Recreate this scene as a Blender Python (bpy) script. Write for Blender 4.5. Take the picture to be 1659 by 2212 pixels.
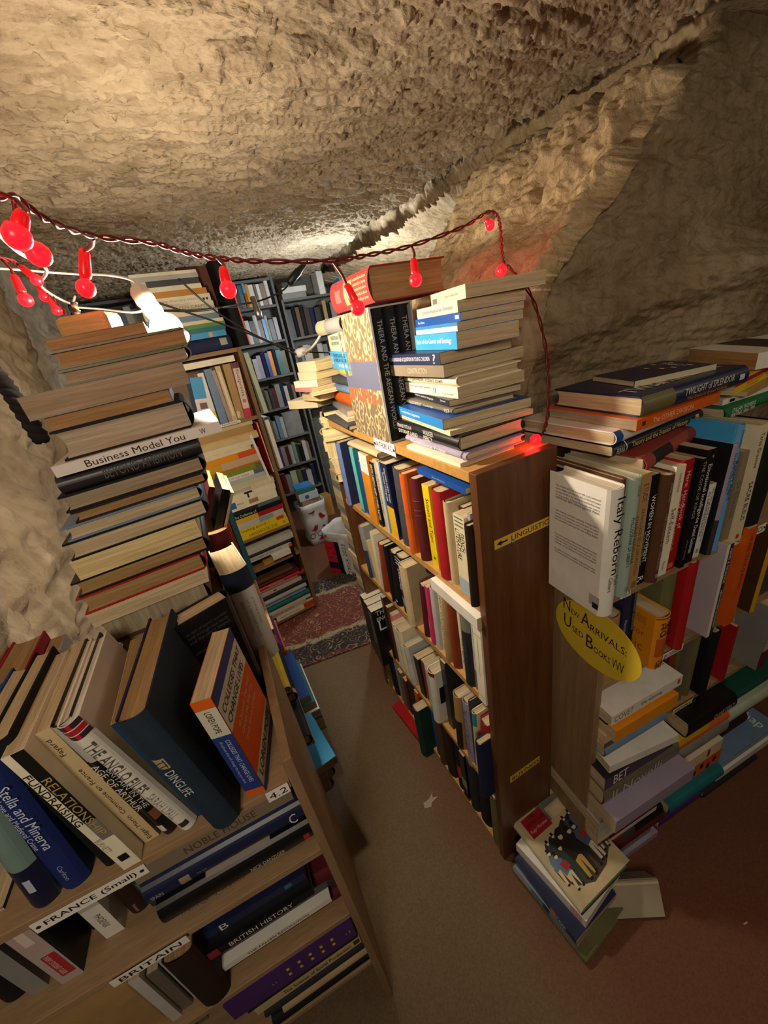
import bpy, math, random
import numpy as np
from mathutils import Vector, Matrix, Quaternion
# ------------------------------------------------------------------ camera, light, exposure
scn = bpy.context.scene
for o in list(bpy.data.objects): bpy.data.objects.remove(o)
COL = scn.collection
cam_d = bpy.data.cameras.new('camera'); cam = bpy.data.objects.new('camera', cam_d); COL.objects.link(cam)
cam_d.sensor_fit = 'HORIZONTAL'; cam_d.sensor_width = 36.0; cam_d.lens = 18.4014
cam_d.clip_start = 0.01; cam_d.clip_end = 50
cam.matrix_world = Matrix(((0.879487, 0.330176, -0.342764, 0.0), (-0.445211, 0.316245, -0.837721, 0.0), (-0.168198, 0.889367, 0.425131, 1.5), (0.0, 0.0, 0.0, 1.0)))
scn.camera = cam
scn.view_settings.view_transform = 'Standard'; scn.view_settings.look = 'None'
scn.view_settings.gamma = 1.0; scn.view_settings.use_curve_mapping = False
scn.view_settings.exposure = 0.2
world = bpy.data.worlds.new('world'); scn.world = world; world.use_nodes = True
world.node_tree.nodes['Background'].inputs[0].default_value = (1.0, 0.86, 0.68, 1)
world.node_tree.nodes['Background'].inputs[1].default_value = 0.05
def light(name, kind, loc, power, color, size=0.05, rot=None):
    d = bpy.data.lights.new(name, kind); d.energy = power; d.color = color
    if kind == 'AREA': d.size = size
    else: d.shadow_soft_size = size
    o = bpy.data.objects.new(name, d); COL.objects.link(o); o.location = loc
    if rot: o.rotation_euler = rot
    return o
light('shop_light_rear', 'AREA', (-0.45, -0.60, 1.86), 8.0, (1.0, 0.86, 0.68), 0.35, (math.radians(58), 0, math.radians(-38)))
light('added_fill_right', 'POINT', (1.55, -0.35, 1.72), 4.5, (1.0, 0.85, 0.66), 0.06)  # added fill with no known source, brightens the right-hand rock wall
light('shop_light_far', 'POINT', (0.98, 2.45, 1.62), 24.0, (0.86, 0.93, 1.0), 0.05)
# ------------------------------------------------------------------ helpers
def lin(h):
    v = [int(h[i:i+2], 16)/255 for i in (0, 2, 4)]
    return tuple(x/12.92 if x <= .04045 else ((x+.055)/1.055)**2.4 for x in v) + (1.0,)
def mesh(name, verts, faces, smooth=False):
    m = bpy.data.meshes.new(name); m.from_pydata([tuple(v) for v in verts], [], [tuple(f) for f in faces]); m.update()
    if smooth:
        for p in m.polygons: p.use_smooth = True
    return m
def obj(name, me, mat=None, parent=None, color=None, loc=None):
    o = bpy.data.objects.new(name, me); COL.objects.link(o)
    if mat:
        if not me.materials: me.materials.append(mat)
    if parent: o.parent = parent
    if color: o.color = color
    if loc is not None: o.location = loc
    return o
def tag(o, label=None, cat=None, group=None, kind=None):
    if label: o['label'] = label
    if cat: o['category'] = cat
    if group: o['group'] = group
    if kind: o['kind'] = kind
    return o
def empty(name, loc=(0, 0, 0), rot=None):
    o = bpy.data.objects.new(name, None); COL.objects.link(o); o.location = loc
    o.empty_display_size = .02
    if rot is not None:
        o.rotation_mode = 'QUATERNION'; o.rotation_quaternion = rot
    return o
class MB:
    def __init__(s): s.v = []; s.f = []
    def box(s, a, b):
        (x0, y0, z0), (x1, y1, z1) = a, b; n = len(s.v)
        s.v += [(x0,y0,z0),(x1,y0,z0),(x1,y1,z0),(x0,y1,z0),(x0,y0,z1),(x1,y0,z1),(x1,y1,z1),(x0,y1,z1)]
        s.f += [tuple(n+i for i in q) for q in ((0,3,2,1),(4,5,6,7),(0,1,5,4),(1,2,6,5),(2,3,7,6),(3,0,4,7))]
        return s
    def loft(s, rings, closed=True, caps=True):
        n0 = len(s.v); k = len(rings[0])
        for r in rings: s.v += [tuple(p) for p in r]
        for i in range(len(rings)-1):
            for j in range(k if closed else k-1):
                a = n0+i*k+j; b = n0+i*k+(j+1) % k
                s.f.append((a, b, b+k, a+k))
        if caps and closed:
            s.f.append(tuple(n0+j for j in range(k))[::-1]); s.f.append(tuple(n0+(len(rings)-1)*k+j for j in range(k)))
        return s
    def tube(s, pts, r, n=8, taper=None):
        pts = [Vector(p) for p in pts]; rings = []
        up = Vector((0, 0, 1))
        for i, p in enumerate(pts):
            d = (pts[min(i+1, len(pts)-1)]-pts[max(i-1, 0)]).normalized()
            a = d.cross(up)
            if a.length < .05: a = d.cross(Vector((1, 0, 0)))
            a.normalize(); b = d.cross(a)
            rr = r if taper is None else taper[i]
            rings.append([p+(a*math.cos(t)+b*math.sin(t))*rr for t in [2*math.pi*j/n for j in range(n)]])
        return s.loft(rings)
    def lathe(s, prof, base, axis, n=14):
        base = Vector(base); d = Vector(axis).normalized(); a = d.orthogonal().normalized(); b = d.cross(a)
        return s.loft([[base+d*h+(a*math.cos(t)+b*math.sin(t))*max(r, 1e-5) for t in [2*math.pi*j/n for j in range(n)]] for h, r in prof])
    def build(s, name, mat=None, parent=None, color=None, smooth=False, bevel=0):
        o = obj(name, mesh(name, s.v, s.f, smooth), mat, parent, color)
        if bevel:
            m = o.modifiers.new('edge', 'BEVEL'); m.width = bevel; m.segments = 2; m.limit_method = 'ANGLE'
        return o
def smooth_path(P, n=8):
    P = [Vector(p) for p in P]; out = []
    for i in range(len(P)-1):
        p0, p1, p2, p3 = P[max(i-1, 0)], P[i], P[i+1], P[min(i+2, len(P)-1)]
        for k in range(n):
            t = k/n
            out.append(.5*((2*p1)+(p2-p0)*t+(2*p0-5*p1+4*p2-p3)*t*t+(3*p1-p0-3*p2+p3)*t**3))
    out.append(P[-1]); return out
# ------------------------------------------------------------------ materials
class NT:
    def __init__(s, name):
        s.m = bpy.data.materials.new(name); s.m.use_nodes = True; s.t = s.m.node_tree; s.p = s.t.nodes['Principled BSDF']
    def n(s, typ, **kw):
        nd = s.t.nodes.new(typ)
        for k, v in kw.items():
            if k.startswith('i_'): nd.inputs[k[2:].replace('_', ' ')].default_value = v
            else: setattr(nd, k, v)
        return nd
    def l(s, a, b): s.t.links.new(a, b)
    def coord(s, kind='Object', scale=(1, 1, 1)):
        tc = s.n('ShaderNodeTexCoord'); mp = s.n('ShaderNodeMapping'); mp.inputs['Scale'].default_value = scale
        s.l(tc.outputs[kind], mp.inputs['Vector']); return mp.outputs[0]
    def noise(s, vec, scale, detail=4, rough=.55):
        nd = s.n('ShaderNodeTexNoise'); nd.inputs['Scale'].default_value = scale; nd.inputs['Detail'].default_value = detail; nd.inputs['Roughness'].default_value = rough
        s.l(vec, nd.inputs['Vector']); return nd.outputs['Fac']
    def ramp(s, fac, stops):
        r = s.n('ShaderNodeValToRGB'); e = r.color_ramp.elements
        while len(e) < len(stops): e.new(.5)
        for q, (p, c) in zip(e, stops): q.position = p; q.color = c if len(c) == 4 else (*c, 1)
        s.l(fac, r.inputs[0]); return r.outputs[0]
    def bump(s, h, strength=.5, dist=.01, normal=None):
        b = s.n('ShaderNodeBump'); b.inputs['Strength'].default_value = strength; b.inputs['Distance'].default_value = dist
        s.l(h, b.inputs['Height'])
        if normal: s.l(normal, b.inputs['Normal'])
        return b.outputs[0]
    def mix(s, a, b, fac, mode='MIX'):
        m = s.n('ShaderNodeMix', data_type='RGBA', blend_type=mode)
        for v, i in ((fac, 0), (a, 6), (b, 7)):
            if hasattr(v, 'is_linked'): s.l(v, m.inputs[i])
            else: m.inputs[i].default_value = v
        return m.outputs[2]
def objcolor_mat(name, rough, var=.12, bump=.08, scale=220, spec=.5):
    k = NT(name); oi = k.n('ShaderNodeObjectInfo'); v = k.coord()
    f = k.noise(v, 14, 5); g = k.ramp(f, [(.25, (1-var*2,)*3), (.75, (1+var*.6,)*3)])
    k.l(k.mix(oi.outputs['Color'], g, 1.0, 'MULTIPLY'), k.p.inputs['Base Color'])
    k.p.inputs['Roughness'].default_value = rough; k.p.inputs['Specular IOR Level'].default_value = spec
    if bump: k.l(k.bump(k.noise(v, scale, 3), bump, .002), k.p.inputs['Normal'])
    return k.m
M_CLOTH = objcolor_mat('book_cloth', .72, .16, .25, 500, .3)
M_GLOSS = objcolor_mat('cover_card', .38, .10, .05, 120, .45)
M_INK = objcolor_mat('printed_ink', .5, .05, 0, 100, .35)
M_PLAST = objcolor_mat('plastic', .35, .03, 0, 100, .5)
M_PAPER = objcolor_mat('plain_paper', .8, .05, .1, 300, .2)
def pages_mat():
    k = NT('page_block'); oi = k.n('ShaderNodeObjectInfo')
    v = k.coord('Object', (1, .012, .012)); f = k.noise(v, 1500, 2, .7)
    v2 = k.coord('Object', (1, .04, .04)); f2 = k.noise(v2, 170, 3, .6)
    mixf = k.n('ShaderNodeMath', operation='MULTIPLY'); k.l(f, mixf.inputs[0]); k.l(f2, mixf.inputs[1])
    g = k.ramp(mixf.outputs[0], [(.12, (.62, .58, .52)), (.36, (1.05, 1.04, 1.02))])
    k.l(k.mix(oi.outputs['Color'], g, 1.0, 'MULTIPLY'), k.p.inputs['Base Color'])
    k.p.inputs['Roughness'].default_value = .85; k.p.inputs['Specular IOR Level'].default_value = .15
    k.l(k.bump(f, .35, .0015), k.p.inputs['Normal'])
    return k.m
M_PAGES = pages_mat()
def wood_mat(name, c0, c1, rough=.5, axis=2, scale=1.0, bump=.1):
    k = NT(name); s = [9*scale]*3; s[axis] = .7*scale
    v = k.coord('Object', tuple(s)); f = k.noise(v, 5, 6, .65); f2 = k.noise(v, 42, 3, .6)
    c = k.ramp(f, [(.28, c0), (.72, c1)]); g = k.ramp(f2, [(.3, (.82,)*3), (.7, (1.06,)*3)])
    k.l(k.mix(c, g, 1.0, 'MULTIPLY'), k.p.inputs['Base Color'])
    k.p.inputs['Roughness'].default_value = rough; k.p.inputs['Specular IOR Level'].default_value = .4
    k.l(k.bump(f2, bump, .002), k.p.inputs['Normal']); return k.m
M_WALNUT = wood_mat('brown_varnished_wood', (.075, .026, .009), (.15, .058, .02), .42, 2)
M_HONEY = wood_mat('honey_chipboard_edge', (.42, .2, .045), (.62, .34, .1), .45, 1, 2)
M_PALE = wood_mat('pale_oak_veneer', (.27, .165, .08), (.40, .26, .14), .5, 0)
M_PALEV = wood_mat('pale_oak_veneer_upright', (.22, .13, .062), (.34, .215, .115), .5, 2)
M_GREYW = wood_mat('grey_painted_wood', (.10, .105, .10), (.17, .175, .165), .6, 0)
def rock_mat(name, ca, cb, cc, sx, sy, sz, bstr, pit):
    k = NT(name); v = k.coord('Object', (sx, sy, sz)); v1 = k.coord('Object')
    big = k.noise(v1, 2.6, 5, .6); mid = k.noise(v, 24, 6, .65); fine = k.noise(v, 95, 5, .7)
    c = k.ramp(big, [(.3, ca), (.52, cb), (.75, cc)])
    d = k.ramp(mid, [(.3, (.55, .52, .48)), (.55, (1, 1, 1)), (.8, (1.12, 1.1, 1.06))])
    k.l(k.mix(c, d, .85, 'MULTIPLY'), k.p.inputs['Base Color'])
    k.p.inputs['Roughness'].default_value = .92; k.p.inputs['Specular IOR Level'].default_value = .15
    vo = k.n('ShaderNodeTexVoronoi'); vo.inputs['Scale'].default_value = pit; k.l(v, vo.inputs['Vector'])
    b = k.bump(mid, bstr, .02); b = k.bump(vo.outputs['Distance'], bstr*.5, .008, b); b = k.bump(fine, bstr*.8, .006, b)
    k.l(b, k.p.inputs['Normal']); return k.m
M_CEIL = rock_mat('chiselled_limestone_ceiling', (.28, .215, .14), (.38, .30, .20), (.46, .37, .25), .5, 1.3, 1.0, .6, 110)
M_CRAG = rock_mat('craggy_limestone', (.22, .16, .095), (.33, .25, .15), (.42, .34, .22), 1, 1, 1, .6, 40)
def pale_lit_break():
    # paler broken stone, plus lamplight on that face painted into its colour
    t = M_CRAG.node_tree; at = t.nodes.new('ShaderNodeAttribute'); at.attribute_name = 'pale_lit_break'; p = t.nodes['Principled BSDF']
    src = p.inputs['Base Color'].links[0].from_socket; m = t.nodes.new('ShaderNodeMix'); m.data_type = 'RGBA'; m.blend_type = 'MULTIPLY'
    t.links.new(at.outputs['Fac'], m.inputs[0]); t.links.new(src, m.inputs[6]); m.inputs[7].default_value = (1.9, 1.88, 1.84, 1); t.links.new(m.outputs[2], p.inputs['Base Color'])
pale_lit_break()
M_LEFT = rock_mat('hewn_limestone', (.22, .17, .11), (.34, .27, .18), (.46, .37, .25), 1, 1, .6, .5, 40)
def floor_mat():
    k = NT('worn_red_brown_floor'); v = k.coord()
    big = k.noise(v, 1.6, 4); fine = k.noise(v, 180, 3, .8)
    sep = k.n('ShaderNodeSeparateXYZ'); k.l(v, sep.inputs[0])
    wob = k.n('ShaderNodeMath', operation='MULTIPLY_ADD'); k.l(big, wob.inputs[0]); wob.inputs[1].default_value = .35; k.l(sep.outputs['X'], wob.inputs[2])
    c = k.ramp(wob.outputs[0], [(.42, (.17, .115, .062)), (.62, (.155, .062, .032))])
    g = k.ramp(fine, [(.3, (.72,)*3), (.7, (1.15,)*3)])
    k.l(k.mix(c, g, 1.0, 'MULTIPLY'), k.p.inputs['Base Color'])
    k.p.inputs['Roughness'].default_value = .7; k.p.inputs['Specular IOR Level'].default_value = .25
    k.l(k.bump(k.noise(v, 60, 4), .15, .004), k.p.inputs['Normal']); return k.m
M_FLOOR = floor_mat()
def emit_mat(name, col, strength):
    k = NT(name); k.p.inputs['Base Color'].default_value = (*col, 1); k.p.inputs['Emission Color'].default_value = (*col, 1)
    k.p.inputs['Emission Strength'].default_value = strength; k.p.inputs['Roughness'].default_value = .3; return k.m
M_BULB = emit_mat('lit_lamp_glass', (1.0, .86, .66), 760)
M_REDGLOW = emit_mat('lit_red_bulb', (1.0, .006, .012), 2.2)
def flat_mat(name, col, rough=.5, spec=.4, metal=0):
    k = NT(name); v = k.coord(); g = k.ramp(k.noise(v, 60, 3), [(.3, (.85,)*3), (.7, (1.05,)*3)])
    k.l(k.mix((*col, 1), g, 1.0, 'MULTIPLY'), k.p.inputs['Base Color'])
    k.p.inputs['Roughness'].default_value = rough; k.p.inputs['Specular IOR Level'].default_value = spec; k.p.inputs['Metallic'].default_value = metal; return k.m
def red_plastic():
    k = NT('red_translucent_plastic'); v = k.coord(); g = k.ramp(k.noise(v, 30, 2), [(.3, (.5, .004, .008)), (.7, (.7, .008, .014))])
    k.l(g, k.p.inputs['Base Color']); k.p.inputs['Roughness'].default_value = .3
    k.p.inputs['Emission Color'].default_value = (1, .005, .01, 1); k.p.inputs['Emission Strength'].default_value = .35; return k.m
M_REDP = red_plastic()
M_REDW = flat_mat('dark_red_cable', (.13, .008, .008), .4)
M_BLACK = flat_mat('black_rubber', (.012, .012, .013), .45)
M_WHITEP = flat_mat('white_plastic', (.72, .69, .62), .4)
M_METAL = flat_mat('dull_metal', (.5, .5, .48), .35, .5, 1)
# ------------------------------------------------------------------ setting
rng = np.random.default_rng(5)
def vnoise(x, y, seed):
    r = np.random.default_rng(seed).random((257, 257)); xi = np.floor(x).astype(int); yi = np.floor(y).astype(int)
    fx = x-xi; fy = y-yi; fx = fx*fx*(3-2*fx); fy = fy*fy*(3-2*fy); xi %= 256; yi %= 256
    return (r[xi, yi]*(1-fx)+r[xi+1, yi]*fx)*(1-fy)+(r[xi, yi+1]*(1-fx)+r[xi+1, yi+1]*fx)*fy
def fbm(x, y, seed, o=4, g=.5):
    s = 0; a = 1; t = 0
    for i in range(o): s = s+a*vnoise(x*2**i+17*i, y*2**i+31*i, seed+i); t += a; a *= g
    return s/t
def grid_obj(name, X, Y, Z, mat):
    nv, nu = X.shape; co = np.stack([X, Y, Z], -1).reshape(-1, 3)
    i = np.arange(nv*nu).reshape(nv, nu); q = np.stack([i[:-1, :-1], i[:-1, 1:], i[1:, 1:], i[1:, :-1]], -1).reshape(-1, 4)
    me = bpy.data.meshes.new(name); me.vertices.add(len(co)); me.vertices.foreach_set('co', co.ravel().astype(np.float32))
    me.loops.add(q.size); me.loops.foreach_set('vertex_index', q.ravel().astype(np.int32))
    me.polygons.add(len(q)); me.polygons.foreach_set('loop_start', (np.arange(len(q))*4).astype(np.int32)); me.polygons.foreach_set('loop_total', np.full(len(q), 4, np.int32))
    me.polygons.foreach_set('use_smooth', np.ones(len(q), bool)); me.update(calc_edges=True)
    return tag(obj(name, me, mat), kind='structure')
# floor
fx, fy = np.meshgrid(np.linspace(-1.2, 3.2, 120), np.linspace(-2, 3.9, 150))
grid_obj('floor', fx, fy, -.03+0*fx+(fbm(fx*6, fy*6, 3)-.5)*.002, M_FLOOR)
# ceiling: nearly flat hewn slab with a lip along the right wall
def ceil_edge(y): return 1.21+.05*np.sin(y*2.3)+.03*np.sin(y*7.1+1)
vv = np.concatenate([np.linspace(-2.0, .35, 60)[:-1], np.linspace(.35, 3.78, 1150)]); uu = np.concatenate([np.linspace(0, .18, 20)[:-1], np.linspace(.18, 1, 640)])
u, cy = np.meshgrid(uu, vv)
cxr = ceil_edge(cy)+(fbm(cy*9, cy*0+3, 8)-.5)*.08; cx_ = -1.2+u*(cxr+1.2)
cz = 2.0+(fbm(cx_*1.3+5, cy*1.3, 21)-.5)*.06
warp = fbm(cx_*3, cy*3, 91, 2)*.7
streak = fbm(cx_*15+warp, cy*66+warp*3, 31, 4, .6); gouge = fbm(cx_*6+3, cy*26+warp, 44, 3); gran = fbm(cx_*85, cy*130, 51, 3, .6); scoop = fbm(cx_*11+9, cy*17, 57, 3)
chis = np.clip((.50-streak)/.10, 0, 1); chis = chis*chis*(3-2*chis)
cz = cz-chis*.008+np.clip(.47-streak, 0, 1)*-.03+np.clip(gouge-.66, 0, 1)*.16+np.clip(scoop-.72, 0, 1)*.16+(gran-.5)*.010
lip = np.clip((cx_-(cxr-.05))/.05, 0, 1); cz = cz+lip**2*.10-(1-lip)*np.clip((cx_-(cxr-.22))/.22, 0, 1)**2*.045
grid_obj('ceiling', cx_, cy, cz, M_CEIL)
# right rock: wall leaning back behind the brown bookcase, then turning along the pale one
vS = np.concatenate([np.linspace(0, 1.6, 160)[:-1], np.linspace(1.6, 5.4, 900)]); vZ = np.concatenate([np.linspace(-.05, 1.15, 90)[:-1], np.linspace(1.15, 2.28, 360)])
S, Zr = np.meshgrid(vS, vZ)
kz = np.array([-.05, 1.2, 1.40, 1.50, 1.56, 1.67, 1.80, 1.90, 2.0, 2.25]); kx = np.array([.66, .67, .70, .73, .80, 1.00, 1.15, 1.27, 1.40, 1.55]); kyb = np.array([.70, .70, .70, .70, .71, .76, .80, .81, .82, .83])
sm = lambda x, a, b: (lambda t: t*t*(3-2*t))(np.clip((x-a)/(b-a), 0, 1))
yb = np.interp(Zr, kz, kyb); yA = 3.78-S; past = S-(3.78-yb); onA = past < 0
# the passage widens behind the brown bookcase, so the lower rock steps back there
xa = np.interp(Zr, kz, kx); wide = sm(yA, 1.45, 2.0)*(1-sm(Zr, 1.78, 1.96)); xa = xa+wide*(1.78-xa)
Xr = np.where(onA, xa, xa+np.clip(past, 0, None)); Yr = np.where(onA, yA, yb)
rad = .09; rc = np.where(np.abs(past) < rad, (1-np.abs(past)/rad)**2*rad*.30, 0); Xr = Xr+rc; Yr = Yr+rc
crag = fbm(S*7+2, Zr*6, 61, 5, .6); crag2 = np.abs(fbm(S*19+Zr*5, Zr*8, 67, 4, .62)-.5)*2; crag3 = np.abs(fbm(S*44+Zr*9, Zr*24, 69, 3, .6)-.5)*2
strat = fbm(S*3+Zr*1.5, Zr*24+S*3, 71, 4, .6); bigB = fbm(S*1.8, Zr*2.2, 75, 3); gritB = fbm(S*30, Zr*70, 77, 3)
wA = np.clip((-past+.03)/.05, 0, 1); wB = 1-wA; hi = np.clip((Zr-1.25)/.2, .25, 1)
amp = wA*hi*((crag-.45)*.17+(.35-crag2)*.055+(.4-crag3)*.020+.045)+wB*((strat-.5)*.045+(bigB-.5)*.10+(gritB-.5)*.012)
amp = amp+wB*np.exp(-((Zr-(1.40+past*.10))/.05)**2)*.05
amp = amp-wA*.13*np.exp(-((Zr-2.0)/.055)**2)*sm(yA, .5, .8)
nx = np.where(onA, -.78, -.05); ny = np.where(onA, 0, -1.0); nz = np.where(onA, .5*np.clip((Zr-1.45)/.1, 0, 1), 0)
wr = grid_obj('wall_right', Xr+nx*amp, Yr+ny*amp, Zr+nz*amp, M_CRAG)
ta = wr.data.color_attributes.new('pale_lit_break', 'FLOAT_COLOR', 'POINT'); fw = (wA*hi).ravel(); ta.data.foreach_set('color', np.stack([fw, fw, fw, fw*0+1], -1).ravel().astype(np.float32))
# left rock
s, zz = np.meshgrid(np.linspace(0, 1, 420), np.linspace(0, 1, 260))
Yl = -2+s*5.8; Zl = -.05+zz*2.15
xl = np.interp(Yl, [-2, .45, .62, .80, 1.3, 3.8], [-.95, -.85, -.50, -.44, -.49, -.50])
n1 = fbm(Yl*6, Zl*6+2, 81, 5, .55); n2 = fbm(Yl*22, Zl*9, 87, 3)
grid_obj('wall_left', xl+(n1-.5)*.16+(n2-.5)*.02, Yl, Zl, M_LEFT)
# back and enclosing walls
M_DARKWALL = rock_mat('dark_back_rock', (.10, .09, .075), (.15, .135, .11), (.2, .18, .15), 1, 1, 1, .4, 30)
b = MB().box((-1.0, 3.74, -.06), (2.2, 3.84, 2.3)); tag(b.build('wall_back', M_DARKWALL), kind='structure')
b = MB().box((-1.2, -2.1, -.06), (3.3, -2.0, 2.3)); tag(b.build('wall_rear', M_LEFT), kind='structure')
b = MB().box((3.2, -2.0, -.06), (3.3, 1.0, 2.3)); tag(b.build('wall_far_right', M_LEFT), kind='structure')
b = MB().box((1.0, -2.0, 2.05), (3.3, 1.2, 2.15)); tag(b.build('trim_1', M_CEIL), kind='structure')
# ------------------------------------------------------------------ lettering
_txt = {}
def text_mesh(s):
    if s in _txt: return _txt[s]
    c = bpy.data.curves.new('lettering', 'FONT'); c.body = s; c.size = 1; c.resolution_u = 2
    o = bpy.data.objects.new('lettering', c); COL.objects.link(o)
    dg = bpy.context.evaluated_depsgraph_get(); me = bpy.data.meshes.new_from_object(o.evaluated_get(dg))
    COL.objects.unlink(o); bpy.data.objects.remove(o)
    co = np.zeros(len(me.vertices)*3, np.float32); me.vertices.foreach_get('co', co); co = co.reshape(-1, 3)
    x0, x1 = co[:, 0].min(), co[:, 0].max(); y0, y1 = co[:, 1].min(), co[:, 1].max()
    co[:, 0] = (co[:, 0]-x0)/(x1-x0); co[:, 1] = (co[:, 1]-y0)/(y1-y0); me.vertices.foreach_set('co', co.ravel()); me.update()
    me.materials.clear(); me.materials.append(M_INK)
    _txt[s] = (me, (x1-x0)/(y1-y0)); return _txt[s]
def lettering(s, parent, origin, adv, up, width, height, color, name='lettering'):
    """origin = lower left of the text box; adv, up unit vectors; stretched to width x height"""
    me, _ = text_mesh(s); o = obj(name, me, None, parent, color)
    a = Vector(adv).normalized(); b = Vector(up).normalized(); n = a.cross(b)
    m = Matrix((a*width, b*height, n)).transposed().to_4x4(); m.translation = Vector(origin); o.matrix_local = m
    return o
# ------------------------------------------------------------------ books
PAGE = dict(p='cdbb98', w='e6dfcf', y='e0cd98', d='a98a5e', g='a89a80', s='b9ad97')
_mesh_cache = {}
def cover_mesh(st, T, W, L):
    m = MB()
    if st == 'pb':
        t = .0007
        m.box((0, 0, 0), (t, W, L)); m.box((T-t, 0, 0), (T, W, L)); m.box((t, 0, 0), (T-t, t, L))
        return mesh('cover', m.v, m.f)
    t = min(.0028, T*.16); bl = spine_bulge(st, T); hin = .006
    m.box((0, hin, 0), (t, W, L)); m.box((T-t, hin, 0), (T, W, L))
    n = 10; outer = []; inner = []
    for i in range(n+1):
        x = T*i/n; q = 1-(2*i/n-1)**2; y = hin-(hin+bl)*q**.7
        outer.append((x, y)); inner.append((min(max(x, t*.6), T-t*.6), y+.0018 if 0 < i < n else hin+.001))
    prof = outer+inner[::-1]
    m.loft([[(x, y, 0) for x, y in prof], [(x, y, L) for x, y in prof]])
    return mesh('cover', m.v, m.f)
def spine_bulge(st, T): return 0 if st == 'pb' else min(.18*T, .005)
def spine_y(st, T, x):
    if st == 'pb': return 0
    q = 1-(2*x/T-1)**2; return .006-(.006+spine_bulge(st, T))*max(q, 0)**.7
def page_mesh(st, T, W, L):
    if st == 'pb': x0, x1, y0, y1, z0, z1, cv = .0007, T-.0007, .0007, W-.0004, .0004, L-.0004, 0
    else:
        t = min(.0028, T*.16); x0, x1, y0, y1, z0, z1, cv = t, T-t, .0035, W-.004, .003, L-.003, min(.006, T*.16)
    n = 6; prof = [(x0, y0), (x1, y0)]
    for i in range(n+1):
        f = 1-i/n; q = 1-(2*f-1)**2; prof.append((x0+(x1-x0)*f, y1-cv*q))
    m = MB().loft([[(x, y, z0) for x, y in prof], [(x, y, z1) for x, y in prof]])
    return mesh('pages', m.v, m.f)
def band_mesh(st, T, W, L, face, f0, f1, x0, x1, k):
    e = .00018+.00012*k; z0, z1 = L*(1-f1), L*(1-f0); m = MB()
    if face == 's':
        n = 1 if st == 'pb' else 10; top = []
        for i in range(n+1):
            x = T*(x0+(x1-x0)*i/n); y = spine_y(st, T, min(max(x, .001), T-.001)); top.append((x, y-e))
        a = [(x, y, z0) for x, y in top]; b = [(x, y, z1) for x, y in top]
        m.v = a+b; m.f = [(i, i+1, i+n+2, i+n+1) for i in range(n)]
    elif face == 'f':
        y0, y1 = max(.001, x0*W), min(W-.0005, x1*W); m.v = [(T+e, y0, z0), (T+e, y1, z0), (T+e, y1, z1), (T+e, y0, z1)]; m.f = [(0, 1, 2, 3)]
    else:
        y0, y1 = W*(1-x0), W*(1-x1); m.v = [(-e, y0, z0), (-e, y1, z0), (-e, y1, z1), (-e, y0, z1)]; m.f = [(0, 1, 2, 3)]
    return mesh('band', m.v, m.f)
def decorate(root, st, T, W, L, decos):
    k = 0; bands = [d for d in decos if d[0] == 'B']; txt = [d for d in decos if d[0] != 'B']
    for d in bands:
        face = d[1]; f0, f1, x0, x1 = map(float, d[2:6])
        nm = {'s': 'spine_band', 'f': 'cover_panel', 'b': 'back_cover_panel'}[face]
        obj(nm, band_mesh(st, T, W, L, face, f0, f1, x0, x1, k), M_INK if st != 'hb' else M_CLOTH, root, lin(d[6])); k += 1
    e = .0004+.00012*k
    for d in txt:
        if d[0] == 't':
            s_, f0, f1, fr, c, x, up = d[1], *map(float, d[2:5]), d[5], float(d[6]), int(d[7])
            me, asp = text_mesh(s_); w = (f1-f0)*L; h = fr*T; h = min(h, w/asp*1.7); w = min(w, h*asp*1.6)
            f1b = f0+w/L; xc = x*T; y = min(spine_y(st, T, xc), spine_y(st, T, max(xc-h*.3, .001)), spine_y(st, T, min(xc+h*.3, T-.001)))-e
            if up > 0: lettering(s_, root, (xc-h/2, y, L*(1-f0)), (0, 0, -1), (1, 0, 0), w, h, lin(c), 'spine_title')
            else: lettering(s_, root, (xc+h/2, y, L*(1-f1b)), (0, 0, 1), (-1, 0, 0), w, h, lin(c), 'spine_title')
        elif d[0] == 'h':
            me, asp = text_mesh(d[1]); w = .72*T; h = min(w/asp*1.6, .016); w = min(w, h*asp*1.5); y = spine_y(st, T, T/2)-e
            lettering(d[1], root, (T/2-w/2, y, L*(1-float(d[2]))-h), (1, 0, 0), (0, 0, 1), w, h, lin('17120a'), 'spine_title')
        else:
            face, s_, u_, v_, w_, c, rot = d[0], d[1], float(d[2]), float(d[3]), float(d[4]), d[5], int(d[6])
            me, asp = text_mesh(s_); w = w_*W; h = w/asp*1.15
            if face == 'b': lettering(s_, root, (-e, W*(1-u_), v_*L), (0, -1, 0), (0, 0, 1), w, h, lin(c), 'back_cover_text')
            elif rot == 90:
                w = w_*L; h = w/asp*1.2; lettering(s_, root, (T+e, v_*W+.02, L*(1-u_)), (0, 0, -1), (0, 1, 0), w, h, lin(c), 'cover_title')
            elif rot == 180: lettering(s_, root, (T+e, u_*W+w, v_*L+h), (0, -1, 0), (0, 0, -1), w, h, lin(c), 'cover_title')
            else: lettering(s_, root, (T+e, u_*W, v_*L), (0, 1, 0), (0, 0, 1), w, h, lin(c), 'cover_title')
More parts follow.
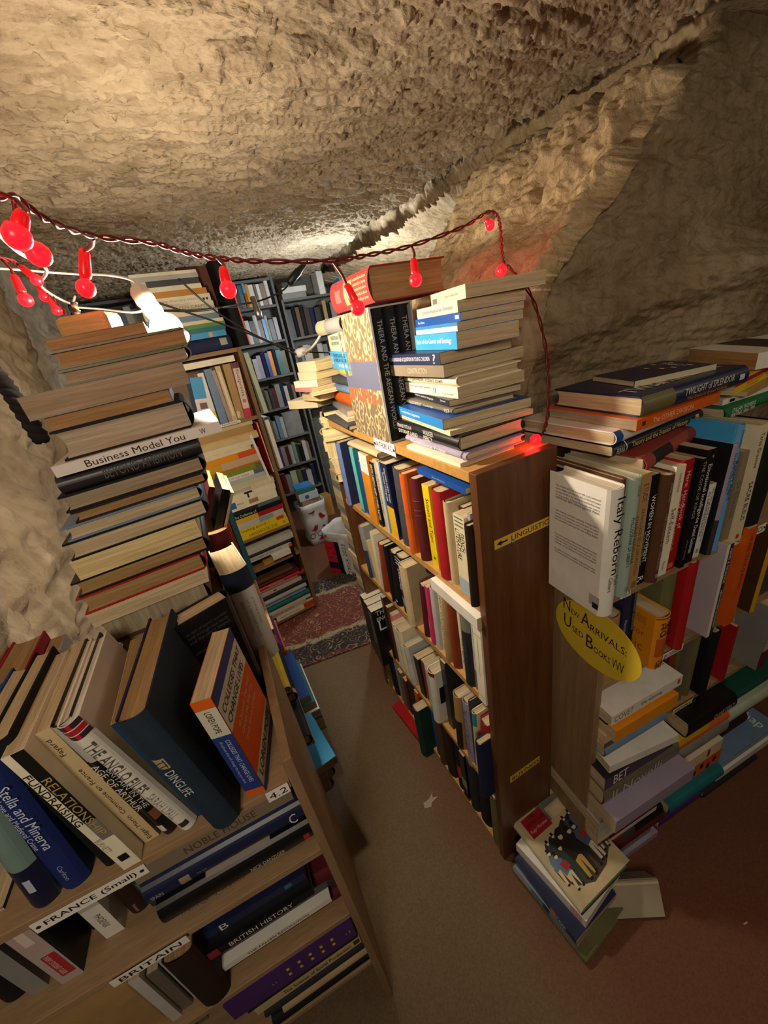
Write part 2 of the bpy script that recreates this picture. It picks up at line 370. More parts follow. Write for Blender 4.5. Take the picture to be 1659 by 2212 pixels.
def make_book(label, group, st, dims, origin, q, col, pg, decos):
    T, W, L = dims
    root = empty('book', origin, Quaternion(q)); tag(root, label, 'book', group)
    key = (st == 'pb', round(T, 4), round(W, 3), round(L, 3))
    if key not in _mesh_cache: _mesh_cache[key] = (cover_mesh(st, T, W, L), page_mesh(st, T, W, L))
    cm, pm = _mesh_cache[key]
    cm2 = cm.copy() if cm.materials else cm
    cm2.materials.clear(); cm2.materials.append(M_CLOTH if st == 'hb' else M_GLOSS)
    obj('cover', cm2, None, root, lin(col)); obj('pages', pm, M_PAGES, root, lin(PAGE[pg]))
    decorate(root, st, T, W, L, decos)
    return root
# ------------------------------------------------------------------ bookcases
def frame(P0, yaw): 
    return Matrix.Translation(Vector(P0)) @ Matrix.Rotation(yaw, 4, 'Z')
def bookcase(name, label, P0, yaw, width, depth, z0, ztop, shelves, tk, mside, mshelf, side_top=None, back=True, kick=0, mback=None, top=True, sides=(1, 1), edge=None):
    """local x along the front, y into the depth"""
    r = empty(name, P0); r.rotation_euler = (0, 0, yaw); tag(r, label, 'bookcase')
    st = side_top or ztop
    for i, x in enumerate((0, width-tk)):
        if sides[i]: MB().box((x, 0, z0), (x+tk, depth, st)).build('side_panel', mside, r, bevel=.0015)
    if top: MB().box((tk+.0005, -.0, ztop-tk), (width-tk-.0005, depth, ztop)).build('top_board', mshelf, r, bevel=.001)
    for z in shelves: MB().box((tk+.0005, .004, z-tk), (width-tk-.0005, depth-.008, z)).build('shelf', mshelf, r, bevel=.001)
    if back: MB().box((tk+.0005, depth-.006, z0), (width-tk-.0005, depth, ztop-tk-.0005)).build('back_panel', mback or mside, r)
    return r
def strip(case, s, x, z, w, h, y=-.0012, card=(.78, .75, .68), ink='1a1815', holes=True, name='shelf_label'):
    m = MB().box((x, y-.0008, z), (x+w, y, z+h)); c = m.build(name, M_PAPER, case, (*card, 1))
    lettering(s, c, (x+w*.1, y-.0013, z+h*.2), (1, 0, 0), (0, 0, 1), w*.8, h*.6, lin(ink))
    if holes:
        for xx in (x+w*.045, x+w*.955):
            MB().lathe([(0, h*.13), (.0006, h*.13)], (xx, y-.0008, z+h*.5), (0, -1, 0), 10).build('pin', M_BLACK, c)
    return c
# ------------------------------------------------------------------ the bookcases
brown = bookcase('bookcase', 'tall narrow brown varnished bookcase with a yellow LINGUISTICS card on its end', (.386, 1.322, 0), math.radians(-90), .814, .190, -.03, 1.246, [.948, .65, .28, .0], .02, M_WALNUT, M_HONEY, mback=M_WALNUT)
strip(brown, '(AUTHORS A-Z)', .405, 1.217, .115, .03, -.0012, (.74, .74, .76))
def ycard(case, s, pts, ink='14100a', arrow=False, label=None):
    """hand-cut yellow card glued on the near end panel (local x = width face)"""
    x = .814+.0006; y0, y1, z0, z1 = pts
    c = MB().box((x, y0, z0), (x+.0008, y1, z1)).build('card_label', M_PAPER, case, (.72, .44, .045, 1))
    if label: c['label'] = label
    a0 = .27 if arrow else .06
    lettering(s, c, (x+.0012, y0+(y1-y0)*a0, z0+(z1-z0)*.22), (0, 1, 0), (0, 0, 1), (y1-y0)*(.97-a0), (z1-z0)*.56, lin(ink))
    if arrow:
        w = y1-y0; h = z1-z0; zc = z0+h*.5; m = MB(); X = x+.0011
        m.v = [(X, y0+w*.03, zc), (X, y0+w*.11, zc-h*.3), (X, y0+w*.11, zc+h*.3), (X, y0+w*.11, zc-h*.09), (X, y0+w*.21, zc-h*.09), (X, y0+w*.21, zc+h*.09), (X, y0+w*.11, zc+h*.09)]
        m.f = [(0, 1, 2), (3, 4, 5, 6)]; m.build('arrow', M_INK, c, lin(ink))
        MB().lathe([(0, .0045), (.002, .004), (.0035, .002), (.004, 0)], (x+.0008, y0+w*.29, z0+.001), (1, 0, 0), 12).build('brass_pin', M_METAL, c)
ycard(brown, 'LINGUISTICS', (.030, .181, 1.084, 1.104), arrow=True, label='yellow card with a left arrow and LINGUISTICS')
ycard(brown, 'BUSINESS', (.038, .144, .336, .361), label='small yellow card reading BUSINESS')
pale = bookcase('bookcase', 'low pale oak bookcase against the rock wall at right, top row of standing books', (.58, .392, 0), math.radians(-4.69), 1.15, .24, -.03, .952, [.70, .452], .017, M_PALEV, M_PALE)
strip(pale, '4.3', .04, .938, .026, .02, -.001, holes=False)
strip(pale, 'ECONOMICS', .375, .934, .105, .022, -.001)
strip(pale, 'BUSINESS', .20, .682, .07, .018, -.001, holes=False)
strip(pale, 'HISTORY', .285, .436, .075, .016, -.001, (.70, .62, .16), holes=False)
# oval card on the left end of the pale bookcase
def oval(case):
    n = 40; a, bq = .106, .078; cyy, cz = .016, .842; x = -.0010; m = MB(); P = []
    tilt = -.12
    for i in range(n):
        t = 2*math.pi*i/n; p, q = a*math.cos(t), bq*math.sin(t)
        P.append((cyy+p*math.cos(tilt)-q*math.sin(tilt), cz+p*math.sin(tilt)+q*math.cos(tilt)))
    m.v = [(x, p, q) for p, q in P]+[(x-.0012, p, q) for p, q in P]
    m.f = [tuple(range(n)), tuple(range(2*n-1, n-1, -1))]+[(i, i+n, (i+1) % n+n, (i+1) % n) for i in range(n)]
    c = m.build('card_sign', M_PAPER, case, (.66, .47, .03, 1)); c['label'] = 'yellow oval card reading NEW ARRIVALS: USED BOOKS'
    ink = lin('241a0c'); X = x-.0017
    # seen from the left the card reads away-to-near: advance = -y
    for s_, u, w_, zc, h in [('N', .083, .019, .868, .030), ('EW', .061, .022, .866, .014), ('A', .034, .022, .860, .034), ('RRIVALS:', .010, .084, .857, .018), ('U', .080, .020, .822, .034), ('SED', .056, .030, .820, .016), ('B', .018, .018, .808, .034), ('OOKS', -.002, .040, .808, .016), ('VVV', -.046, .026, .806, .026)]:
        lettering(s_, c, (X, cyy+u, zc), (0, -1, 0), (0, 0, 1), w_, h, ink)
    return c
oval(pale)
def L_(u, y=0): return (-.05+.9990*u+.045*y, .44-.045*u+.999*y)
lx, ly = L_(-.745)
left = bookcase('bookcase', 'pale oak bookcase in the left foreground, loaded with books and a tall pile on top', (lx, ly, 0), math.radians(-2.58), .753, .33, -.03, .90, [.69, .44, .20], .0155, M_PALEV, M_PALE, side_top=.945)
strip(left, 'FRANCE (Small)', .745-.352+.0, .872, .135, .021, -.001)
strip(left, '4.2', .745-.045, .880, .034, .022, -.002, holes=False)
strip(left, 'BRITAIN', .745-.345, .672, .11, .018, -.001, holes=False)
farc = bookcase('bookcase', 'narrow wooden bookcase facing the camera beside the patterned rug', (-.129, 2.033, 0), math.radians(6.49), .425, .19, -.03, 1.52, [1.203, .592, .40, .012], .018, wood_mat('worn_brown_wood', (.16, .08, .03), (.28, .15, .06), .5, 2), wood_mat('worn_brown_shelf', (.22, .12, .045), (.36, .2, .08), .5, 0))
strip(farc, 'PARENTING', .22, 1.19, .10, .014, .001, holes=False)
grey = bookcase('bookcase', 'tall grey-painted shelf unit at the back filled with seven rows of books', (.475, 3.52, 0), 0, .405, .2, -.03, 1.975, [1.79, 1.533, 1.268, 1.01, .75, .495, .24], .018, M_GREYW, M_GREYW)
dark = bookcase('bookcase', 'dark shelf unit at the back right, behind the hanging white connector', (.912, 3.54, 0), 0, .70, .19, -.03, 1.812, [1.525, 1.235, .95], .018, M_GREYW, M_GREYW)
bleft = bookcase('bookcase', 'grey shelf at the back left, just under the rock ceiling', (-.49, 3.49, 0), 0, .53, .19, -.03, 1.955, [1.70, 1.40], .018, M_GREYW, M_GREYW)
aisle = bookcase('bookcase', 'aisle shelf with its back to the left wall, behind the front left bookcase', (-.002, .79, 0), math.radians(90), .63, .29, -.03, .903, [.50, .28], .018, M_WALNUT, M_PALE, sides=(0, 1))
# ------------------------------------------------------------------ every book
GROUPS = ['books in the top row of the brown bookcase', 'books in the second row of the brown bookcase', 'books in the third row of the brown bookcase', 'black encyclopedia volumes at the end of the third row', 'books in the bottom row of the brown bookcase', 'books lying on the floor', 'books stacked on the near end of the brown bookcase', 'books stacked on the far end of the brown bookcase top', 'paperbacks in the tall pile beyond the brown bookcase', 'books standing on top of the pale bookcase', 'books lying in piles over the row on the pale bookcase', 'books in the second row of the pale bookcase', 'books on the bottom shelf of the pale bookcase', 'books piled on the floor under the pale bookcase', 'books stacked at the foot of the brown bookcase', 'books standing on top of the front left bookcase', 'hidden books under the tall front pile', 'books in the tall pile below the lamp', 'books standing and leaning right of the tall pile', 'books on the middle shelf of the front left bookcase', 'books on the lower shelf of the front left bookcase', 'books on the bottom shelf of the front left bookcase', 'books lying on the aisle shelf behind the front left bookcase', 'books on the far bookcase by the rug', 'magazines and binders beside the far bookcase', 'books on the grey back shelves', 'books on the dark right-hand back shelves', 'books lying on top of the back shelves', 'books on the left back shelves', 'black volumes in the patterned slipcase']
BOOKS = """\
navy hardback with a pale blue spine, first from left, top row of the brown bookcase|0|hb|346 1600 2320|3820 12586 9500|7068 207 207 -7068|1d2547|p|B~s~0~1~0~1~6d7fb5
teal paperback with a torn spine, second from the left, top row of the brown bookcase|0|pb|293 1600 2270|3940 11574 9486|7071 71 71 -7071|1f6f78|p|B~s~0~.97~0~1~6fc0c6
blue paperback, third from the left, top row of the brown bookcase|0|pb|383 1600 1869|3980 11241 9510|7066 280 280 -7066|1f4f9c|p|
amber paperback with a white head, fourth from the left, top row of the brown bookcase|0|pb|579 1600 2273|3900 10779 9504|7069 149 149 -7069|e8931a|p|B~s~0~.27~0~1~dfe6e2
black paperback with white spine lettering, fifth from the left, top row of the brown bookcase|0|pb|227 1600 2120|3940 10155 9492|7069 183 183 -7069|111114|p|t~EROS LIBIDO AND OTHER NOTES~.04~.9~.6~f0f0f0~.5~1
beige paperback marked LANGUAGE, sixth from the left, top row of the brown bookcase|0|pb|286 1600 2212|3980 9801 9480|7070 -113 -113 -7070|cdb78c|p|t~LANGUAGE~.2~.75~.6~8d6a48~.5~1
pale blue paperback, seventh from the left, top row of the brown bookcase|0|pb|147 1600 2232|3900 9507 9484|7070 91 91 -7070|b9cfdd|p|
navy paperback with a yellow lower half, eighth from left, top row of the brown bookcase|0|pb|422 1600 2256|3940 9295 9480|7071 -71 -71 -7071|1d2547|p|B~s~.57~1~0~1~e3b21b^t~Linguistics and the Formal~.06~.5~.3~e8e8f0~.65~1^t~Sciences of Language~.12~.5~.3~e8e8f0~.3~1
dark grey hardback, ninth from the left, top row of the brown bookcase|0|hb|476 1600 2268|3980 8763 9497|7070 125 125 -7070|45464a|p|
orange hardback with a scuffed leathery spine, tenth from left, top row of the brown bookcase|0|hb|261 1600 2265|3900 8210 9488|7070 103 103 -7070|d8601c|p|
maroon hardback with faint gilt bands, eleventh from the left, top row of the brown bookcase|0|hb|309 1600 2249|3940 7725 9480|7071 -13 -13 -7071|5a1820|p|B~s~.25~.256~0~1~9a5a50^B~s~.36~.366~0~1~9a5a50^B~s~.42~.424~0~1~9a5a50
yellow paperback titled Subject and Topic top row of the brown bookcase|0|pb|273 1600 2185|3980 7203 9480|7071 -50 -50 -7071|e8c81e|p|t~Subject and Topic~.15~.68~.62~15120a~.5~1^t~R~.86~.9~.4~15120a~.5~1
red hardback, thirteenth from the left, top row of the brown bookcase|0|hb|393 1600 2255|3900 6787 9487|7071 65 65 -7071|a81a1e|p|
beige hardback with a worn spine, fourteenth from the left, top row of the brown bookcase|0|hb|215 1600 2062|3940 6386 9481|7071 12 12 -7071|cdb78c|p|
*|0|pb|164 1600 1947|4160 6151 9482|7071 47 47 -7071|5e1216|p|
cream paperback titled French Literature top row of the brown bookcase|0|pb|360 1600 1929|3900 5979 9481|7071 6 6 -7071|e0d3b0|p|B~s~.79~1~0~1~9fb0b8^t~FRENCH~.2~.42~.38~15120a~.7~1^t~LITERATURE~.17~.55~.38~15120a~.3~1^t~III~.02~.13~.8~6a685f~.5~1
*|0|pb|90 1600 2028|3980 5606 9480|7071 6 6 -7071|a398b0|p|
dark brown hardback with pale page tops, eighteenth from left, top row of the brown bookcase|0|hb|172 1600 1928|3780 5484 9481|7071 26 26 -7071|2e1c12|p|
*|0|hb|86 1400 2376|4060 5531 9480|7071 0 0 -7071|5e1216|p|t~THE RED MASK~.1~.7~.6~f0e8e0~.5~1
blue paperback lying flat across the red, yellow and maroon books in the top row|0|pb|130 1300 1702|3900 5487 11953|5007 -4993 -4993 -5007|1f4f9c|p|t~Blue History~.35~.75~.4~9fb6e6~.5~1
worn beige hardback lying flat across the teal and amber books in the top row|0|hb|162 1300 2153|3900 9236 11847|-4952 5047 5047 4952|cdb78c|p|
grey hardback in a navy jacket, first from the left, second row of the brown bookcase|1|hb|306 1500 2183|3900 12167 6500|7071 -83 -83 -7071|8d8c88|p|B~s~.45~1~0~1~30384e
beige paperback cut short, second from the left, second row of the brown bookcase|1|pb|96 1500 1680|3940 11592 6500|7048 -565 -565 -7048|cdb78c|p|
*|1|pb|177 1500 2227|3980 11475 6508|7069 156 156 -7069|e0d3b0|p|
ivory paperback, fourth from the left, second row of the brown bookcase|1|pb|206 1500 2321|3900 11262 6513|7067 231 231 -7067|efe6cb|p|
rust hardback with a lettered spine, fifth from the left, second row of the brown bookcase|1|hb|269 1500 2120|3940 10969 6537|7054 484 484 -7054|8a3a1c|p|t~HORIZONS~.05~.4~.6~e8b080~.5~1
*|1|pb|332 1500 2027|3980 10621 6541|7058 435 435 -7058|a81a1e|p|
black hardback with a glossy jacket, seventh from the left, second row of the brown bookcase|1|hb|176 1500 2261|3900 10272 6508|7069 162 162 -7069|111114|p|
black hardback with a white spot near the foot, eighth from left, second row, brown bookcase|1|hb|363 1500 2243|3940 10082 6545|7057 439 439 -7057|111114|p|B~s~.9~.92~.3~.7~e8e8e8
navy hardback lettered LANGUAGE in white, ninth from the left, second row of the brown bookcase|1|hj|471 1500 2238|3980 9606 6523|7069 175 175 -7069|1d2547|p|t~LANGUAGE~.22~.58~.7~e8e8ee~.5~1^B~s~.72~.86~0~1~7f93a6^t~III~.02~.14~.7~b9bccb~.5~1
beige hardback with a faded cloth spine, tenth from left, second row of the brown bookcase|1|hb|416 1500 2218|3800 9030 6508|7071 64 64 -7071|cdb78c|p|
maroon hardback, eleventh from the left, second row of the brown bookcase|1|hb|283 1500 1953|3940 8246 6522|7066 279 279 -7066|5a1820|p|
*|1|pb|136 1500 2006|3980 7938 6501|7071 26 26 -7071|e0d3b0|p|
bright pink paperback, thirteenth from the left, second row of the brown bookcase|1|pb|145 1500 2095|3900 7778 6505|7070 113 113 -7070|d0356f|p|
light grey hardback in a torn jacket, fourteenth from left, second row of the brown bookcase|1|hj|240 1500 2204|3940 7595 6507|7070 110 110 -7070|c4c2ba|p|
cream paperback lettered RAPPORT, fifteenth from the left, second row of the brown bookcase|1|pb|175 1500 2209|3980 7272 6508|7069 153 153 -7069|e0d3b0|p|t~RAPPORT POUR LE SALON DE PARIS~.04~.93~.6~3a3226~.5~1
tan hardback with a stained spine, sixteenth from the left, second row of the brown bookcase|1|hb|261 1500 2304|3900 7087 6523|7064 309 309 -7064|b08d5c|p|
rust hardback in leather, seventeenth from the left, second row of the brown bookcase|1|hb|262 1500 2172|3940 6790 6507|7070 94 94 -7070|8a3a1c|p|
cream paperback, eighteenth from the left, second row of the brown bookcase|1|pb|101 1500 2179|3980 6370 6500|7071 -18 -18 -7071|e0d3b0|p|
charcoal hardback with a grey band at its head, nineteenth from left, second row, brown bookcase|1|hj|349 1500 2270|3900 6203 6508|7071 81 81 -7071|2a2a2e|p|B~s~0~.2~0~1~77776c^t~ORPHELINS~.32~.7~.6~3c4a50~.5~1
light grey paperback with dark lettering, twentieth from the left, second row of the brown bookcase|1|pb|219 1500 2290|3940 5805 6502|7071 25 25 -7071|c4c2ba|p|t~LES SOCIETES MODERNES~.1~.62~.5~3a3a3a~.5~1^B~s~.7~1~0~1~6f6b68
ivory paperback with thin black rules, twenty-first from the left, second row of the brown bookcase|1|pb|268 1500 2317|3820 5556 6501|7071 10 10 -7071|efe6cb|p|B~s~.08~.085~0~1~222222^B~s~.13~.62~.49~.52~222222^B~s~.9~.905~0~1~222222
white rolled paper-covered volume lying on top of the second row, brown bookcase|1|pb|291 800 1766|3740 5253 8958|5060 -4939 -4939 -5060|e6e2d8|p|
*|1|hb|276 1000 1005|4360 7282 8797|-4063 5787 5787 4063|1d2547|p|
*|2|pb|189 1500 3133|3900 11447 2800|7071 0 0 -7071|2e1c12|p|
*|2|pb|184 1500 2772|3940 11251 2800|7071 0 0 -7071|5a3a22|p|
*|2|pb|225 1500 2532|3980 11059 2800|7071 0 0 -7071|d98a90|p|
ivory paperback, fourth from the left, third row of the brown bookcase|2|pb|219 1500 2288|3900 10826 2800|7071 0 0 -7071|efe6cb|p|
cream hardback with a square spine, fifth from the left, third row of the brown bookcase|2|hb|421 1500 2161|3940 10576 2800|7069 -158 -158 -7069|e0d3b0|p|
*|2|hj|166 1500 2056|3980 10140 2800|7051 -537 -537 -7051|c4c2ba|p|
light grey hardback with a rounded spine, seventh from left, third row of the brown bookcase|2|hb|300 1500 1774|3900 9963 2800|7064 -326 -326 -7064|c4c2ba|p|
dark brown paperback, eighth from the left, third row of the brown bookcase|2|pb|333 1500 1765|3940 9330 2800|7066 -264 -264 -7066|2e1c12|p|
rust paperback, ninth from the left, third row of the brown bookcase|2|pb|324 1500 1938|3980 8968 2800|7071 -28 -28 -7071|8a3a1c|p|
pale green paperback with a white head, tenth from left, third row of the brown bookcase|2|pb|309 1500 2136|3900 8628 2808|7070 90 90 -7070|b9c6ae|p|B~s~0~.12~0~1~e8e4da
white hardback with a red head band, eleventh from left, third row of the brown bookcase|2|hj|366 1500 2442|3780 8287 2820|7068 191 191 -7068|e6e2d8|p|B~s~0~.07~0~1~8c1a20^B~f~.3~.62~.1~.85~17181a
charcoal paperback, twelfth from the left, third row of the brown bookcase|2|pb|258 1500 2954|4060 7771 2800|7071 0 0 -7071|2a2a2e|p|
tan hardback with a dark lower spine, thirteenth from left, third row of the brown bookcase|2|hb|329 1500 2478|3900 7117 2819|7068 208 208 -7068|b08d5c|p|B~s~.45~1~0~1~2a2018
lilac hardback with a lettered spine, fourteenth from the left, third row of the brown bookcase|2|hj|365 1500 2609|3940 6626 2807|7071 68 68 -7071|a398b0|p|t~THE LAST OF THE ORDER~.1~.85~.6~4d4856~.5~1
dark grey hardback, fifteenth from the left, third row of the brown bookcase|2|hb|70 1500 2810|3940 6245 2800|7071 -25 -25 -7071|45464a|p|
cream hardback with a teal head, sixteenth from the left, third row of the brown bookcase|2|hj|185 1500 2639|3900 6158 2805|7070 97 97 -7070|e0d3b0|p|B~s~0~.2~0~1~3f8a90
red hardback, seventeenth from the left, third row of the brown bookcase|2|hb|316 1500 2610|3940 5952 2820|7068 219 219 -7068|a81a1e|p|
navy hardback jutting out at the near end, eighteenth from left, third row, brown bookcase|2|hb|213 1500 2337|3560 5553 2800|7071 -11 -11 -7071|1d2547|p|B~s~.93~.94~0~1~3a4680
farthest of three black encyclopedia volumes sticking out over the aisle from the brown bookcase|3|pb|430 2000 2920|3600 13180 2150|7071 0 0 -7071|111114|w|
middle of three black encyclopedia volumes sticking out over the aisle from the brown bookcase|3|pb|430 2000 2920|3560 12720 2150|7071 0 0 -7071|111114|w|
nearest black encyclopedia lettered THE CONCISE, sticking out from the brown bookcase|3|pb|430 2000 2920|3520 12260 2150|7071 0 0 -7071|111114|w|t~ENCYCLOPEDIA~.05~.6~.6~a8a8b0~.5~1^f~THE CONCISE~.08~.9~.9~d8d8d8~0^f~ENCYCLOPEDIA~.08~.8~.9~d8d8d8~0^f~LA~.1~.64~.36~d8d8d8~0^B~f~.62~.9~.45~.75~54702c
*|4|hb|292 1500 2100|3900 12784 0|7071 0 0 -7071|6b6a42|p|
black hardback with a plain spine, second from the left, bottom row of the brown bookcase|4|hb|531 1500 2200|3940 12365 0|7071 0 0 -7071|111114|p|
*|4|hb|364 1500 2300|3980 11798 0|7071 0 0 -7071|8d8c88|p|
grey-brown paperback, fourth from the left, bottom row of the brown bookcase|4|pb|317 1500 2200|3900 11351 0|7071 0 0 -7071|6e6658|p|
maroon paperback, fifth from the left, bottom row of the brown bookcase|4|pb|277 1500 2000|3940 11019 0|7071 0 0 -7071|5a1820|p|
*|4|hb|503 1500 2400|3980 10690 0|7071 0 0 -7071|2a2a2e|p|
*|4|pb|260 1500 2400|3900 9936 0|7071 0 0 -7071|d8601c|p|
dark green hardback jutting far out, eighth from the left, bottom row of the brown bookcase|4|hb|421 1900 2600|3510 9453 -250|7071 0 0 -7071|123a2e|p|
*|4|hb|324 1500 2500|3980 8917 0|7071 0 0 -7071|1f4f9c|p|
brown hardback with a ridged spine, tenth from the left, bottom row of the brown bookcase|4|hb|358 1500 2500|3900 8585 0|7071 0 0 -7071|5a3a22|p|
dark brown hardback, eleventh from the left, bottom row of the brown bookcase|4|hb|522 1500 2500|3940 8181 0|7071 0 0 -7071|2e1c12|p|
black hardback with a red label, twelfth from the left, bottom row of the brown bookcase|4|hb|395 1500 2500|3980 7534 0|7071 0 0 -7071|111114|p|B~s~.5~.75~0~1~a8442c
black paperback with a white label, thirteenth from the left, bottom row of the brown bookcase|4|pb|269 1500 2400|3900 7103 0|7071 0 0 -7071|111114|p|B~s~.55~.75~0~1~8a8a86
charcoal hardback, fourteenth from the left, bottom row of the brown bookcase|4|hb|432 1500 2400|3940 6804 0|7071 0 0 -7071|2a2a2e|p|
black hardback with a broad spine, fifteenth from the left, bottom row of the brown bookcase|4|hb|508 1500 2500|3980 6337 0|7071 0 0 -7071|111114|p|
olive hardback with a faded spine, sixteenth from the left, bottom row of the brown bookcase|4|hb|387 1500 2400|3900 5653 0|7071 0 0 -7071|6b6a42|p|
red book lying flat on the floor at the foot of the brown bookcase|5|pb|220 1300 2000|3610 9706 -300|5196 -4796 -5196 -4796|a81a1e|w|
ivory paperback with a cracked spine, first from the bottom, near stack on the brown bookcase|6|pb|78 1276 1934|3919 5591 12460|5020 -4980 -5020 -4980|efe6cb|p|
lilac hardback titled Renaissance Prose near stack on the brown bookcase|6|hb|159 1357 2233|4047 5547 12542|-4982 5018 4982 5018|a398b0|p|t~Renaissance Prose~.12~.72~.5~e8dfe4~.5~1^B~s~.93~.955~0~1~5a4e58
black hardback with upright white lettering, third from the bottom, near stack on the brown bookcase|6|hj|286 1515 2429|4020 5676 12706|-4957 5042 4957 5042|111114|p|t~STRANGE POSTS IN A~.03~.3~.3~d8d4c8~.72~1^t~DISTANT LAND~.05~.4~.3~d8d4c8~.3~1^t~WALKER~.5~.66~.34~d8d4c8~.7~1^t~PERCY~.5~.64~.34~d8d4c8~.3~1
cream paperback with faint red lettering, fourth from the bottom, near stack on the brown bookcase|6|pb|92 1804 2797|3942 5847 12996|-4703 5280 4703 5280|e0d3b0|p|t~a grammar of the modern tongue~.2~.9~.5~b08a6a~.5~1
bright blue paperback with white lettering, fifth from the bottom, near stack on the brown bookcase|6|pb|186 1926 2535|3928 6026 13091|-4699 5284 4699 5284|1f4f9c|p|t~Comparative Linguistics~.2~.6~.42~e8f0f8~.5~1^t~series~.04~.14~.35~c8dcf0~.5~1^B~s~0~1~0~1~2a7fc4
slim grey-brown hardback numbered 157, sixth from the bottom, near stack on the brown bookcase|6|hb|112 1430 2350|4239 6131 13281|-4753 5235 4753 5235|6e6658|p|t~LINEAR ALIGNMENT~.02~.46~.6~d8d0c4~.5~1^t~Cambridge~.5~.72~.5~d8d0c4~.5~1^t~157~.88~.96~.6~e8e0d4~.5~1
charcoal paperback with white lettering, seventh from the bottom, near stack on the brown bookcase|6|pb|125 1550 2464|4291 6303 13397|-4558 5406 4558 5406|2a2a2e|p|t~An introduction to spoken language~.1~.7~.5~d8d4cc~.5~1^t~Second~.84~.96~.3~d8d4cc~.7~1
ivory paperback titled Linguistics The Cambridge Survey near stack on the brown bookcase|6|pb|211 1600 2350|4436 6202 13526|-4932 5067 4932 5067|efe6cb|p|t~Linguistics: The Cambridge Survey~.03~.58~.3~5a5448~.7~1^t~II~.64~.68~.5~5a5448~.5~1^t~Cambridge~.78~.96~.24~8a8478~.3~1^t~language~.04~.14~.22~8a8478~.25~1
ivory hardback titled Up the Organisation near stack on the brown bookcase|6|hj|197 1500 2250|4447 6194 13741|-4939 5060 4939 5060|efe6cb|p|t~Up the Organisation~.04~.48~.5~3a342a~.5~1^t~robert town~.52~.8~.4~5a5448~.5~1
taupe paperback splayed open at its fore-edge, tenth from the bottom, near brown bookcase stack|6|pb|224 2000 2500|4261 6323 13942|5090 -4908 -5090 -4908|8a7a66|p|t~Semantics~.05~.25~.4~c8bca8~.5~1^t~CONSTRUCTION~.5~.78~.45~c8bca8~.5~1
navy paperback with a white-lettered thin spine, eleventh from the bottom, near brown bookcase stack|6|pb|210 1700 2250|4222 6350 14170|5034 -4966 -5034 -4966|1d2547|p|t~WHAT IS A LANGUAGE ACQUISITION IN YOUNG CHILDREN~.08~.85~.5~d8d8f0~.5~1^t~?~.9~.96~.8~f0f0f0~.5~1^B~s~.01~.03~0~1~d8dcf0
sky blue paperback with a cracked white-lettered spine, twelfth from the bottom, near brown bookcase stack|6|pb|292 1300 1800|4486 6166 14383|-4685 5296 4685 5296|3f9fd6|p|t~Basic of the Games and Strategy~.05~.9~.4~e8f0f8~.5~1
pale blue paperback with a bright blue top stripe, thirteenth from below, near brown bookcase stack|6|pb|145 1350 1800|4509 6149 14679|-4663 5316 4663 5316|b9cfdd|p|B~s~0~1~.6~1~2f7cb8
blue paperback with a small white logo, fourteenth from the bottom, near brown bookcase stack|6|pb|137 1300 1900|4563 6109 14828|-4691 5291 4691 5291|1f4f9c|p|t~Four Voices~.08~.24~.35~e0e8f8~.5~1^B~s~.9~.97~.3~.75~c8d8f0
light grey paperback with faint grey lettering, fifteenth from the bottom, near brown bookcase stack|6|pb|185 1350 1800|4535 6130 14969|-4609 5362 4609 5362|c4c2ba|p|t~Transformational Syntax~.1~.9~.5~8a9088~.5~1
cream paperback topmost, with a small dark stamp, sixteenth from the bottom, near brown bookcase stack|6|pb|213 1500 1650|4652 6041 15158|-4412 5526 4412 5526|e0d3b0|p|B~s~.05~.2~.1~.55~7a6a66^t~a short selection~.42~.95~.2~8a7a66~.5~1
dark grey hardback with a smooth cloth spine, first from below, far brown bookcase stack|7|hb|166 600 2883|3714 10544 12460|-4799 5193 4799 5193|45464a|p|
*|7|pb|100 600 3077|3878 10932 12630|-4627 5347 4627 5347|e0d3b0|p|
grey paperback with a silver cover, third from the bottom, far stack on the brown bookcase|7|pb|173 600 3857|3970 11121 12734|-4548 5414 4548 5414|8d8c88|p|
orange hardback with a ribbed spine, fourth from the bottom, far stack on the brown bookcase|7|hb|375 1500 2200|4246 11018 12912|-4771 5219 4771 5219|d8601c|p|
*|7|hb|236 1500 2200|4250 11017 13291|-4828 5167 4828 5167|6f8aa8|p|
dark grey hardback with a mottled rounded spine, sixth from below, far brown bookcase stack|7|hb|240 1500 2200|4248 11018 13531|-4776 5215 4776 5215|45464a|p|
*|7|pb|200 1400 2000|4245 11019 13775|-4421 5519 4421 5519|b8b8b4|p|
*|7|pb|120 1400 1900|3792 9791 13979|-4426 5515 4426 5515|e8c81e|p|
sky blue anthology with a dark lettered spine near the top of the far stack|7|pb|450 1500 2000|3792 9791 14103|-4637 5339 4637 5339|3f9fd6|p|t~THE NORTON ANTHOLOGY~.2~.95~.22~12324a~.78~1^t~OF AMERICAN LITERATURE~.2~.95~.2~12324a~.52~1^t~12~.03~.14~.4~e8f4fa~.5~1^t~FIFTH EDITION~.45~.95~.16~e8f4fa~.22~1
pale green anthology with a lettered spine, lying on the sky blue one|7|pb|450 1500 2000|3804 9787 14557|-4611 5361 4611 5361|b9c6ae|p|t~THE NORTON ANTHOLOGY~.2~.95~.22~3a5550~.75~1^t~OF POETRY~.2~.7~.2~3a5550~.45~1^B~s~.03~.14~.15~.85~e8dc96
grey hardback with a rounded marbled spine, topmost on the far stack|7|hb|360 1400 2000|3809 9785 15011|-4951 5049 4951 5049|8d8c88|p|B~s~.02~.4~0~1~b0a684
*|8|pb|310 1300 2000|4304 15871 10|5000 5000 5000 -5000|cdb78c|y|
*|8|pb|328 1300 2000|4345 15809 343|5000 5000 5000 -5000|e0d3b0|y|
*|8|pb|396 1300 2000|4379 15893 743|5000 5000 5000 -5000|8d8c88|y|
